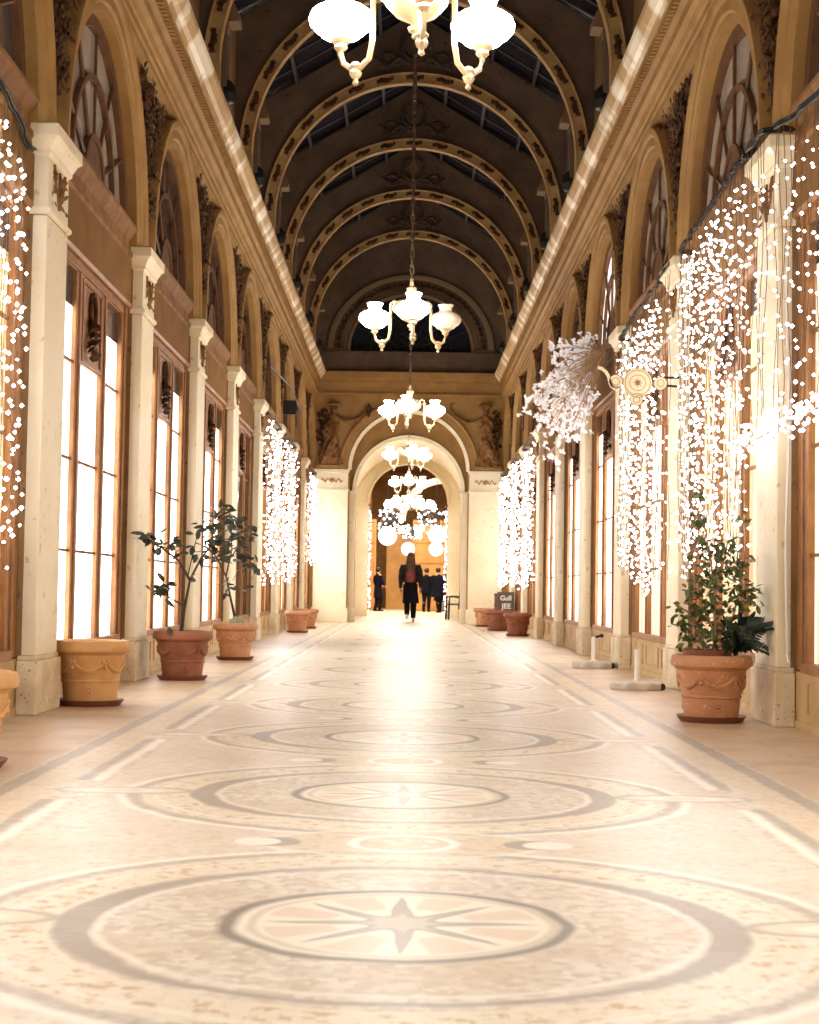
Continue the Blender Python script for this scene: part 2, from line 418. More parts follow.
# ---- pilaster (canonical: right side, +x wall, centre y=0)
def make_pilaster():
    root = empty('trim_3', kind='structure')
    b = MB()
    b.box(2.31, 2.44, -.36, .36, 0, .34); b.box(2.325, 2.44, -.34, .34, .34, .37)
    b.build('plinth', M['plinth'], root, bevel=.008)
    b = MB(); b.box(XP, 2.44, -.31, .31, .37, 3.17); b.build('shaft', M['cream'], root, bevel=.006)
    b = MB()
    b.ext([(2.44, 3.175), (2.325, 3.175), (2.305, 3.19), (2.305, 3.21), (2.32, 3.225), (2.44, 3.225)], -.33, .33)
    b.box(XP, 2.44, -.31, .31, 3.22, 3.55)
    pr = [(0, 3.55), (.02, 3.57), (.02, 3.59), (.05, 3.65), (.075, 3.67), (.075, 3.745), (.05, 3.76)]
    rings = [[(XP-d, -.31-d, z), (2.44, -.31-d, z), (2.44, .31+d, z), (XP-d, .31+d, z)] for d, z in pr]
    b.loft(rings)
    cap = b.build('capital', M['cream'], root, bevel=.004)
    b = MB()
    for s_ in (-1, 1):
        pts = [(XP-.006, s_*(.03+.14*t), 3.31+.20*t+.04*math.sin(t*9)) for t in [i/10 for i in range(11)]]
        b.tube(pts, .010, 5)
        for t in range(7):
            y = s_*(.04+.16*random.random()); z = 3.29+.22*random.random()
            b.leaf((XP-.004, y, z), (-.2, s_*random.uniform(.2, 1), random.uniform(-.6, 1)), (1, 0, 0), .06, .035)
        b.tube([(XP-.006, s_*(.13+.035*math.cos(a/3)), 3.47+.035*math.sin(a/3)) for a in range(0, 19)], .008, 5)
    b.tube([(XP-.006, 0, 3.27), (XP-.012, 0, 3.40), (XP-.006, 0, 3.52)], [.014, .024, .008], 6)
    b.build('ornament', M['relief'], cap)
    return root
BASEP = make_pilaster()
nth = ['', 'first', 'second', 'third', 'fourth', 'fifth', 'sixth', 'seventh', 'eighth']
first = True; tcount = 3
for sg in (-1, 1):
    for k in range(K0, K1+1):
        o = BASEP if first else copy_tree(BASEP); first = False
        o.name = 'trim_%d' % tcount; tcount += 1
        o.location = (0, PY(k), 0); o.rotation_euler.z = PI if sg < 0 else 0
        side = 'left' if sg < 0 else 'right'
        if k >= 0: o['label'] = 'cream pilaster with carved capital, %s from the viewer along the %s wall' % (nth[k+1], side)
        else: o['label'] = 'cream pilaster %s out of view behind the viewer on the %s wall' % ({-1: 'just', -2: 'second', -3: 'third', -4: 'fourth'}[k], side)
        o['category'] = 'pilaster'

# ---- spandrel ornaments: dark trophies of foliage on the wall between arches
def make_trophy():
    b = MB(); rnd = random.Random(3)
    for i in range(520):
        t = rnd.random()**.7; z = 4.05+t*1.22; wdt = max(.09, .82*(1.875-math.sqrt(2.89-(z-3.75)**2)))-.04; wdt = min(wdt, .8)
        y = rnd.uniform(-wdt, wdt)
        b.leaf((2.41-rnd.uniform(.0, .10), y, z), (-.12, rnd.uniform(-1, 1), rnd.uniform(-.8, 1)), (1, rnd.uniform(-.35, .35), rnd.uniform(-.3, .3)), rnd.uniform(.05, .09), rnd.uniform(.035, .055))
    for s_ in (-1, 1):
        b.tube([(2.39, s_*(.06*math.sin(t*7)+.02), 4.05+t*1.2) for t in [i/16 for i in range(17)]], .022, 6)
        for cy_, cz_, rr_ in ((.14, 5.08, .07), (.22, 5.28, .06), (.09, 4.62, .05)):
            b.tube([(2.385, s_*(cy_+rr_*math.cos(a/3)), cz_+rr_*math.sin(a/3)) for a in range(19)], .017, 5)
    b.tube([(2.375, 0, 4.05), (2.37, 0, 4.7), (2.375, 0, 5.30)], .028, 6)
    for zz, yy in ((5.05, .2), (5.27, .28), (4.62, .13), (4.35, .08)): b.tube([(2.385, -yy, zz+.02), (2.375, 0, zz), (2.385, yy, zz+.02)], .018, 6)
    for z, r in ((5.25, .08), (4.95, .065), (4.7, .075), (4.4, .05)): b.ball((2.392, 0, z), r, 10, sx=.3)
    return b.build('spandrel_ornament', M['bronze'], smooth=False)
tr0 = make_trophy(); first = True
for sg in (-1, 1):
    for k in range(-1, K1+1):
        o = tr0 if first else tr0.copy()
        if not first: COL.objects.link(o)
        first = False
        o.location = (0, PY(k), 0); o.rotation_euler.z = PI if sg < 0 else 0
        side = 'left' if sg < 0 else 'right'
        tag(o, 'dark bronze foliage ornament above the %s pilaster along the %s wall' % (nth[k+1] if k >= 0 else 'unseen nearest', side), 'wall ornament', 'foliage ornaments between the arches')

# ---- arched fanlight window (canonical right side, centre y=0)
def ringarc(b, r0_, r1_, x0, x1, cz, n=24, m=0, a0=0, a1=PI):
    b.arch([(r0_, x0), (r1_, x0), (r1_, x1), (r0_, x1)], 0, cz, n, m, a0, a1)
def make_fan(glass):
    root = empty('window_1', kind='structure'); cz = 3.75
    b = MB()
    b.arch([(1.44, 2.47), (1.44, 2.375), (1.46, 2.365), (1.50, 2.365), (1.52, 2.345), (1.60, 2.345), (1.61, 2.33), (1.64, 2.315), (1.69, 2.315), (1.70, 2.33), (1.70, 2.43), (1.5, 2.47)], 0, cz, 40)
    b.build('archivolt', M['ochre'], root, smooth=True)
    b = MB()
    b.box(2.50, 2.515, -1.5, 1.5, 3.85, 3.9)
    ringarc(b, 1.34, 1.46, 2.455, 2.54, cz, 32)
    ringarc(b, .80, .85, 2.46, 2.50, 3.9, 20)
    ringarc(b, .34, .40, 2.455, 2.50, 3.9, 14)
    for a in (25, 57, 90, 123, 155):
        r1 = 1.30 if a in (25, 155) else 1.38; a = math.radians(a)
        p0 = Vector((2.48, .36*math.cos(a), 3.9+.36*math.sin(a))); p1 = Vector((2.48, r1*math.cos(a), 3.9+(r1-.12)*math.sin(a)+.02))
        b.tube([p0, p1], .017, 4)
    b.box(2.455, 2.53, -1.42, 1.42, 3.88, 3.95)
    fr = b.build('window_frame', M['sash'], root)
    b = MB(); n = 14
    b.add([(2.47, 0, 3.9)]+[(2.47, .35*math.cos(PI*i/n), 3.9+.35*math.sin(PI*i/n)) for i in range(n+1)], [(0, i+1, i+2) for i in range(n)])
    b.build('fan_centre', M['sash'], root)
    b = MB(); n = 28
    b.add([(2.505, 0, 3.85)]+[(2.505, 1.40*math.cos(PI*i/n), 3.85+1.36*math.sin(PI*i/n)) for i in range(n+1)], [(0, i+1, i+2) for i in range(n)])
    b.build('glass', glass, root)
    return root
# ---- shopfront: three lights, carved panel, transom cornice, riser
def make_shop(pane, style='lit'):
    W = M['wood']; root = empty('door_1', kind='structure')
    b = MB()
    b.box(2.405, 2.50, -1.56, 1.56, 3.22, 3.64)                                # frieze board
    b.build('frieze_board', M['board'], root)
    b = MB()
    b.ext([(2.50, 3.62), (2.41, 3.63), (2.39, 3.66), (2.39, 3.69), (2.41, 3.70), (2.405, 3.78), (2.375, 3.82), (2.345, 3.87), (2.345, 3.90), (2.50, 3.915)], -1.50, 1.50)
    b.build('transom_cornice', M['wood_dark'], root)
    b = MB()
    for s_ in (-1, 1):
        b.box(2.43, 2.52, s_*1.24 if s_ > 0 else -1.56, 1.56 if s_ > 0 else -1.24, .36, 3.22)
        b.box(2.415, 2.44, s_*1.38-.02, s_*1.38+.02, .36, 3.2)
        b.box(2.42, 2.44, s_*1.25-.015, s_*1.25+.015, .42, 3.12)
        x0 = .40 if s_ > 0 else -.60; b.box(2.43, 2.50, x0, x0+.20, .40, 3.14)   # mullions
        b.box(2.415, 2.44, s_*.5-.03, s_*.5+.03, .40, 3.14)
    b.box(2.43, 2.52, -1.25, 1.25, 3.12, 3.22); b.box(2.415, 2.44, -1.30, 1.30, 3.13, 3.16)
    b.ext([(2.50, 3.20), (2.40, 3.21), (2.385, 3.24), (2.40, 3.26), (2.50, 3.27)], -1.54, 1.54)
    b.box(2.39, 2.52, -1.30, 1.30, .35, .41)
    b.build('frame', W, root, bevel=.004)
    b = MB()
    for z in (1.07, 1.74, 2.45):
        b.box(2.445, 2.475, -1.25, -.58, z-.010, z+.010); b.box(2.445, 2.475, .58, 1.25, z-.010, z+.010)
        if z < 2.3: b.box(2.445, 2.475, -.41, .41, z-.010, z+.010)
    b.build('glazing_bar', M['wood_dark'], root)
    for y0, y1, zt in ((-1.25, -.58, 2.86), (.58, 1.25, 2.86), (-.41, .41, 2.48)):
        b = MB(); b.box(2.465, 2.475, y0, y1, .40, zt); b.build('glass_pane', pane, root)
        if zt > 2.6:
            b = MB(); b.box(2.465, 2.475, y0, y1, zt, 3.14); b.build('upper_pane', M['glass_dark'], root)
    b = MB(); b.box(2.44, 2.48, -.41, .41, 2.47, 3.14)
    for z in (2.50, 3.10): b.box(2.425, 2.445, -.38, .38, z-.015, z+.015)
    for y in (-.36, .36): b.box(2.425, 2.445, y-.015, y+.015, 2.5, 3.1)
    cp = b.build('carved_panel', W, root)
    b = MB()
    b.tube([(2.425, .105*math.cos(a*PI/8), 2.90+.155*math.sin(a*PI/8)) for a in range(17)], .018, 6)
    rnd = random.Random(5)
    for i in range(36):
        t = rnd.random(); z = 2.55+.26*t; y = rnd.uniform(-.22, .22)*(1-.45*t)
        b.leaf((2.435, y, z), (-.4, y*3+rnd.uniform(-.5, .5), rnd.uniform(-.5, 1)), (1, 0, 0), .085, .05)
    b.build('wreath', M['bronze'], cp)
    b = MB(); b.box(2.42, 2.50, -1.56, 1.56, 0, .35); b.box(2.405, 2.42, -1.50, 1.50, 0, .05)
    for y0, y1 in ((-1.2, -.62), (-.4, .4), (.62, 1.2)):
        b.box(2.41, 2.42, y0, y1, .10, .11); b.box(2.41, 2.42, y0, y1, .29, .30)
        b.box(2.41, 2.42, y0, y0+.01, .10, .30); b.box(2.41, 2.42, y1-.01, y1, .10, .30)
    b.build('riser', M['riser'], root)
    if style == 'door':
        b = MB(); b.tube([(2.43, .36, 1.0), (2.38, .36, 1.0), (2.38, .36, 1.12), (2.43, .36, 1.12)], .012, 6)
        b.build('door_handle', M['brass'], root)
    return root
fan_d = make_fan(M['glass_dark']); fan_g = make_fan(M['glass_grey']); fan_l = make_fan(lit_pane('bright_fan_glass', (1, .93, .85), 1.1))
shops = {p: make_shop(M[m_], s_) for p, m_, s_ in (('lit', 'pane_lit', 'lit'), ('warm', 'pane_warm', 'lit'), ('pale', 'pane_pale', 'door'), ('dark', 'glass_dark', 'lit'))}
used = set()
def put(proto, name, sg, k, label, cat):
    o = proto if id(proto) not in used else copy_tree(proto)
    used.add(id(proto))
    o.location = (sg*(.025 if cat == 'shopfront' else 0), PY(k)+DY/2, 0); o.rotation_euler.z = PI if sg < 0 else 0
    o.name = name; tag(o, label, cat, kind='structure'); return o
LEFT = {-4: 'lit', -3: 'lit', -2: 'lit', -1: 'warm', 0: 'lit', 1: 'lit', 2: 'lit', 3: 'dark', 4: 'warm', 5: 'lit', 6: 'lit', 7: 'lit'}
RIGHT = {-4: 'lit', -3: 'lit', -2: 'lit', -1: 'pale', 0: 'warm', 1: 'pale', 2: 'lit', 3: 'lit', 4: 'lit', 5: 'warm', 6: 'warm', 7: 'warm'}
LF = {0: fan_g, 6: fan_l}; RF = {0: fan_g, 2: fan_l, 1: fan_g}
DESC = {'lit': 'wooden shopfront with brightly lit white panes', 'warm': 'honey wood shopfront with dim amber panes', 'pale': 'wooden shop door with pale cream panes', 'dark': 'brown wood shopfront with dark panes'}
n = 1
for sg, T_, F_ in ((-1, LEFT, LF), (1, RIGHT, RF)):
    side = 'left' if sg < 0 else 'right'
    for k in range(K0, K1+1):
        if k >= 0: where = '%s, in the %s bay beyond the nearest pilaster' % (side+' wall', nth[k+1])
        elif k == -1: where = '%s wall, cut by the photograph edge before the nearest pilaster' % side
        else: where = '%s wall, out of view behind the viewer, %s bay back' % (side, nth[-k-1])
        put(shops[T_[k]], 'door_%d' % n, sg, k, DESC[T_[k]]+' on the '+where, 'shopfront')
        put(F_.get(k, fan_d), 'window_%d' % n, sg, k, 'arched fanlight window on the '+where, 'window'); n += 1

# ------------------------------------------------------------------ vault
b = MB()
AP, EV = 9.92, 8.52
for sg in (-1, 1):
    b.add([(0, YB, AP), (sg*2.62, YB, EV-.14), (sg*2.62, END+.4, EV-.14), (0, END+.4, AP), (0, YB, AP+.1), (sg*2.62, YB, EV-.04), (sg*2.62, END+.4, EV-.04), (0, END+.4, AP+.1)],
          [(0, 1, 2, 3), (7, 6, 5, 4), (0, 4, 5, 1), (3, 2, 6, 7)])
ceil = struct(b.build('ceiling', M['glass_night']), 'dark pitched glass roof over the gallery at night', 'roof')
b = MB()
for sg in (-1, 1):
    for t in (.22, .48, .74):
        x = sg*2.5*t; z = AP-(AP-EV)*t*1.05-.05
        b.box(x-.025, x+.025, 14, END+.3, z-.05, z+.02)
    y = 14.2
    while y < END:
        b.tube([(0, y, AP-.02), (sg*2.45, y, EV-.06)], .014, 4); y += .62
b.box(-.05, .05, 14, END+.3, AP-.12, AP)
b.build('glazing_bars', mat('roof_bars', (.07, .06, .06), .6), ceil)

RC, RO, RI = 6.60, 2.34, 2.15
def make_rib():
    root = empty('trim_40', kind='structure')
    n = 36
    # diaphragm: plaster from the arch up to the gable line
    b = MB(); d0, d1 = -.02, .12
    inner = [((RO-.03)*math.cos(PI*i/n), RC+(RO-.03)*math.sin(PI*i/n)) for i in range(n+1)]
    outer = []
    for i in range(n+1):
        x = 2.42*math.cos(PI*i/n)*1.0
        outer.append((x, AP-.02-(AP-EV)*abs(x)/2.42*1.06))
    inner = [(2.42, 6.19)]+inner+[(-2.42, 6.19)]; outer = [(2.421, EV-.1)]+outer+[(-2.421, EV-.1)]
    vs = []; fs = []
    for (xi, zi), (xo, zo) in zip(inner, outer):
        vs += [(xi, d0, zi), (xo, d0, zo), (xi, d1, zi), (xo, d1, zo)]
    for i in range(len(inner)-1):
        a = i*4; c = a+4; fs += [(a, c, c+1, a+1), (a+2, a+3, c+3, c+2), (a, a+2, c+2, c), (a+1, c+1, c+3, a+3)]
    b.add(vs, fs); b.build('diaphragm', M['umber'], root)
    b = MB()
    b.arch([(RI, .02), (RI, -.08), (RI+.015, -.095), (RI+.03, -.08), (RO-.035, -.08), (RO-.015, -.10), (RO, -.08), (RO, .0), (RO-.05, .0), (RO-.05, .02)], 0, RC, 44, plane='y')
    for sg in (-1, 1): b.box(min(sg*RI, sg*RO), max(sg*RI, sg*RO), -.08, .02, 6.19, RC)
    band_ = b.build('rib_band', M['rib'], root)
    npan = 15
    for i in range(npan):
        a = PI*(i+.5)/npan
        b = MB(); rm = (RI+RO)/2
        def pt(r, da, d): return (r*math.cos(a+da), d, RC+r*math.sin(a+da))
        # raised frame of the panel
        for r in (rm-.062, rm+.052):
            b.loft([[pt(r, da, -.078), pt(r+.010, da, -.078), pt(r+.010, da, -.092), pt(r, da, -.092)] for da in (-.062, -.02, .02, .062)])
        for da in (-.066, .062):
            b.loft([[pt(r, da, -.078), pt(r, da+.005, -.078), pt(r, da+.005, -.092), pt(r, da, -.092)] for r in (rm-.062, rm+.062)])
        b.build('panel_frame', M['rib'], root)
        b = MB()
        rnd = random.Random(i)
        for j in range(5):
            da = (j-2)*.025; b.ball(pt(rm+.012*math.cos(j*2), da, -.083), .046-.005*abs(j-2), 8, sy=.5)
        b.ball(pt(rm-.02, 0, -.085), .03, 8, sy=.6)
        b.build('rosette', M['bronze'], root)
    # wreath over the crown
    b = MB()
    b.tube([(.20*math.cos(a*PI/10), -.05, RC+RO+.38+.20*math.sin(a*PI/10)) for a in range(21)], .05, 6)
    for s_ in (-1, 1):
        b.tube([(s_*(.15+.5*t), -.05, RC+RO+.14+.07*math.sin(t*8)) for t in [i/14 for i in range(15)]], [.05-.02*i/14 for i in range(15)], 6)
        b.tube([(s_*(.42+.10*math.cos(a/3)), -.05, RC+RO+.20+.09*math.sin(a/3)) for a in range(18)], .03, 6)
        b.tube([(s_*(.25+.3*t), -.04, RC+RO+.12-.06*t) for t in (0, .5, 1)], .035, 6)
    for i in range(30):
        a = random.uniform(0, 2*PI); b.leaf((.2*math.cos(a), -.07, RC+RO+.38+.2*math.sin(a)), (math.cos(a+1.2), -.4, math.sin(a+1.2)), (0, 1, 0), .12, .06)
    b.build('wreath', mat('umber_relief', (.10, .062, .038), .75, noise=(.06, .036, .022), nscale=8) if 'ur' not in M else M['ur'], root)
    # bracket piers behind the rib feet
    for sg in (-1, 1):
        b = MB()
        def bx(x0, x1, y0, y1, z0, z1): b.box(min(sg*x0, sg*x1), max(sg*x0, sg*x1), y0, y1, z0, z1)
        bx(2.14, 2.41, .12, .42, 6.19, 7.12); bx(2.10, 2.15, .13, .19, 6.4, 7.1); bx(2.10, 2.15, .34, .40, 6.4, 7.1); bx(2.09, 2.41, .11, .43, 7.05, 7.12)
        b.build('bracket_pier', M['umber'], root)
        b = MB()
        b.loft([[(sg*x, y, z) for x, z in ((2.40, 7.12), (2.10, 7.12), (1.97, 7.13), (1.97, 7.2), (2.30, 7.95), (2.40, 8.05))] for y in (.12, .42)])
        b.build('bracket_hood', M['hood'], root)
        b = MB()
        b.lathe([(.02, -.14), (.09, -.11), (.12, -.02), (.11, .08), (.05, .14), (.02, .15)], (sg*2.12, .27, 6.36), 10)
        b.build('bracket_scroll', M['iron'], root)
    return root
rib0 = make_rib(); first = True; ribn = 40
for k in range(1, 8):
    o = rib0 if first else copy_tree(rib0); first = False
    o.name = 'trim_%d' % ribn; ribn += 1
    o.location = (0, PY(k)-.32, 0)
    tag(o, 'ochre arch rib with rosette panels over the vault, %s from the viewer' % nth[k], 'arch rib', 'arch ribs of the vault', 'structure')

# ------------------------------------------------------------------ end wall, lunette, passage
def holed_wall(b, x0, x1, z1, R, cz, y0, y1, ell=1, n=28, zb=0, m=0):
    # wall in XZ with an arched opening of radius R springing at cz
    pts = [(-R, zb)]+[(-R*math.cos(PI*i/n), cz+R*ell*math.sin(PI*i/n)) for i in range(n+1)]+[(R, zb)]
    out = [(x0, zb)]+[(x0+(x1-x0)*i/n, z1) for i in range(n+1)]+[(x1, zb)]
    out[1] = (x0, z1) ; out[-2] = (x1, z1)
    vs = []; fs = []
    for (xi, zi), (xo, zo) in zip(pts, out): vs += [(xi, y0, zi), (xo, y0, zo), (xi, y1, zi), (xo, y1, zo)]
    for i in range(len(pts)-1):
        a = i*4; c = a+4; fs += [(a, c, c+1, a+1), (a+2, a+3, c+3, c+2), (a, a+2, c+2, c), (a+1, c+1, c+3, a+3)]
    b.add(vs, fs, m)
b = MB(); holed_wall(b, -2.45, 2.45, 6.2, 1.47, 3.77, END, END+.35, zb=3.3)
for sg in (-1, 1): b.box(min(sg*1.47, sg*2.45), max(sg*1.47, sg*2.45), END, END+.35, 0, 3.3)
we = struct(b.build('wall_back', M['ochre']), 'ochre end wall with a great arch into the next passage', 'wall')
b = MB(); holed_wall(b, -1.75, 1.75, 5.4, 1.32, 3.28, END+.35, END+.65)
b.build('inner_arch_wall', M['ochre'], we)
b = MB()
b.arch([(1.47, END+.02), (1.47, END-.04), (1.50, END-.07), (1.53, END-.04), (1.55, END-.05), (1.68, END-.05), (1.71, END-.09), (1.75, END-.07), (1.76, END+.02)], 0, 3.77, 44, plane='y')
b.build('outer_archivolt', M['ochre'], we, smooth=True)
b = MB(); b.arch([(1.42, END+.05), (1.42, END-.02), (1.50, END-.08), (1.53, END-.02), (1.53, END+.05)], 0, 3.77, 44, plane='y')
b.build('pale_bead', M['cream'], we, smooth=True)
b = MB(); b.arch([(1.30, END+.40), (1.30, END+.30), (1.32, END+.29), (1.37, END+.29), (1.40, END+.26), (1.42, END+.36)], 0, 3.28, 44, plane='y')
b.build('inner_archivolt', M['cream'], we, smooth=True)
for sg in (-1, 1):
    b = MB()
    def bx(x0, x1, y0, y1, z0, z1, m=0): b.box(min(sg*x0, sg*x1), max(sg*x0, sg*x1), y0, y1, z0, z1, m)
    bx(1.50, 2.33, END-.06, END+.02, 0, 3.27); bx(1.46, 2.36, END-.09, END+.02, 0, .36)
    bx(1.47, 2.36, END-.12, END+.02, 3.70, 3.78); bx(1.50, 2.33, END-.08, END+.02, 3.30, 3.70); bx(1.48, 2.35, END-.11, END+.02, 3.24, 3.30)
    bx(1.32, 1.50, END+.25, END+.37, 0, 3.20); bx(1.29, 1.50, END+.22, END+.40, 3.16, 3.28); bx(1.29, 1.5, END+.22, END+.36, 0, .36)
    b.build('pier_facing', M['cream'], we, bevel=.006)
    b = MB()
    cx = sg*1.9; n_ = 20
    b.tube([(cx-.26+.52*i/n_, END-.09, 3.50+.05*math.sin(i*PI/2.5)) for i in range(n_+1)], .014, 5)
    b.ball((cx, END-.09, 3.50), .06, 8, sy=.3)
    b.build('scroll_ornament', M['ochre'], we)
# entablature on the end wall
b = MB()
for x0, x1, yf, z0, z1 in ((-2.3, 2.3, .12, 5.62, 5.68), (-2.32, 2.32, .06, 5.68, 5.94), (-2.25, 2.25, .14, 5.94, 5.98), (-2.15, 2.15, .30, 6.04, 6.19), (-2.2, 2.2, .20, 5.98, 6.04)):
    b.box(x0, x1, END-yf, END+.02, z0, z1)
x = -2.1
while x < 2.1: b.box(x, x+.035, END-.17, END-.12, 5.935, 5.975); x += .07
b.build('end_cornice', M['ochre'], we)
# attic wall over the end cornice with lunette
b = MB()
LZ, LR, LE = 6.80, 1.50, .89
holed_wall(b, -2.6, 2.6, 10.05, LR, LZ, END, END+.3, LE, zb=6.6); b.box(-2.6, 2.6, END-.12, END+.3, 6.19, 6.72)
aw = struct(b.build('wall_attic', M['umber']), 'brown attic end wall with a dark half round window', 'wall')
aw['category'] = 'wall'
b = MB(); b.arch([(1.50, END+.02), (1.50, END-.05), (1.56, END-.07), (1.60, END-.03), (1.66, END-.02), (1.66, END+.02)], 0, LZ, 40, plane='y', ell=LE)
b.arch([(1.93, END+.02), (1.93, END-.03), (1.98, END-.06), (2.06, END-.07), (2.10, END-.03), (2.10, END+.02)], 0, LZ, 40, plane='y', ell=LE*1.01)
for sg in (-1, 1): b.box(min(sg*1.5, sg*2.1), max(sg*1.5, sg*2.1), END-.06, END+.02, 6.72, 6.80)
b.build('lunette_moulding', M['hood'], aw)
b = MB()
for i in range(34):
    a = PI*(i+.5)/34; c = (1.79*math.cos(a), END-.03, LZ+1.79*LE*math.sin(a))
    b.ball(c, .055, 8, sy=.5); b.leaf(c, (-math.sin(a), -.3, math.cos(a)), (0, 1, 0), .13, .09)
    b.leaf(c, (math.cos(a), -.3, math.sin(a)), (0, 1, 0), .10, .07)
b.build('lunette_garland', M['bronze'], aw)
b = MB(); b.box(-1.6, 1.6, END+.14, END+.16, 6.7, 8.2)
b.build('lunette_glass', M['glass_night'], aw)
b = MB()
for a in range(0, 181, 22): b.tube([(0, END+.10, LZ), (1.5*math.cos(math.radians(a)), END+.10, LZ+1.3*math.sin(math.radians(a)))], .018, 4)
for r in (.5, 1.0): b.arch([(r, END+.09), (r+.03, END+.09), (r+.03, END+.12), (r, END+.12)], 0, LZ, 24, plane='y', ell=LE)
b.build('lunette_bars', M['iron'], aw)

# passage beyond the arch
PE = 50.2
b = MB()
for sg in (-1, 1): b.box(min(sg*1.66, sg*1.9), max(sg*1.66, sg*1.9), END+.65, PE, 0, 3.3)
n = 24
pf = [(1.66*math.cos(PI*i/n), 3.3+1.66*math.sin(PI*i/n)) for i in range(n+1)]
po = [(1.85*math.cos(PI*i/n), 3.3+1.85*math.sin(PI*i/n)) for i in range(n+1)]
b.ext(pf+po[::-1], END+.65, PE)
pw = struct(b.build('wall_passage', M['cream']), 'cream barrel vaulted passage beyond the end arch', 'wall')
b = MB(); 
for sg in (-1, 1):
    for y in (41.5, 44.3, 47.1, 49.6):
        b.box(min(sg*1.58, sg*1.67), max(sg*1.58, sg*1.67), y-.2, y+.2, 0, 3.2); b.box(min(sg*1.54, sg*1.67), max(sg*1.54, sg*1.67), y-.25, y+.25, 3.15, 3.3)
b.build('passage_pilaster', M['cream'], pw)
b = MB()
for sg in (-1, 1):
    for y in (42.9, 45.7, 48.3):
        b.box(min(sg*1.62, sg*1.67), max(sg*1.62, sg*1.67), y-1.0, y+1.0, .3, 3.0)
        b.box(min(sg*1.60, sg*1.67), max(sg*1.60, sg*1.67), y-.06, y+.06, .3, 3.0)
b.build('passage_door', M['wood'], pw)
b = MB(); holed_wall(b, -3.4, 3.4, 6.5, 1.22, 3.48, PE, PE+.4)
wf = struct(b.build('wall_front', M['cream']), 'cream wall with the last arch before the lit hall', 'wall')
b = MB(); b.arch([(1.20, PE+.02), (1.20, PE-.04), (1.24, PE-.07), (1.32, PE-.04), (1.32, PE+.02)], 0, 3.48, 40, plane='y')
b.build('archivolt', M['cream'], wf, smooth=True)
# hall beyond
b = MB()
b.box(-3, 3, 74.6, 75, 0, 6.2)
wh = struct(b.build('wall_hall', M['ochre']), 'amber back wall of the far hall seen through the arches', 'wall')
for sg, nm_ in ((-1, 'wall_hall_left'), (1, 'wall_hall_right')):
    b = MB(); b.box(min(sg*2.6, sg*3.0), max(sg*2.6, sg*3.0), PE+.4, 75, 0, 6.2)
    struct(b.build(nm_, M['ochre']), 'amber %s wall of the far hall' % ('left' if sg < 0 else 'right'), 'wall')
b = MB(); b.box(-3, 3, PE+.4, 75, 6.2, 6.4); struct(b.build('ceiling_hall', M['ochre_dark']), 'flat ceiling of the far hall', 'ceiling')
b = MB()
for x0, x1 in ((-2.2, -1.25), (.2, 2.2)):
    b.box(x0, x1, 64.5, 64.8, 0, 3.6)
    for z in (.05, 1.1, 1.9, 2.7, 3.5): b.box(x0+.02, x1-.02, 64.46, 64.5, z, z+.05)
    b.box(x0, x0+.07, 64.44, 64.5, 0, 3.6); b.box(x1-.07, x1, 64.44, 64.5, 0, 3.6)
b.box(-.9, .9, 70, 70.3, 0, 3.4)
b.build('amber_partition', M['orange_wall'], wh)
b = MB(); b.arch([(1.5, 64.4), (1.75, 64.4), (1.75, 64.6), (1.5, 64.6)], 1.4, 3.55, 24, plane='y')
b.arch([(1.2, 74.5), (1.4, 74.5), (1.4, 74.62), (1.2, 74.62)], 0, 3.4, 24, plane='y')
b.build('hall_arch', M['cream'], wh)
b = MB(); b.box(-2.3, -1.5, 66, 66.2, 3.6, 5.4); b.build('dark_doorway', M['wood_dark'], wh)

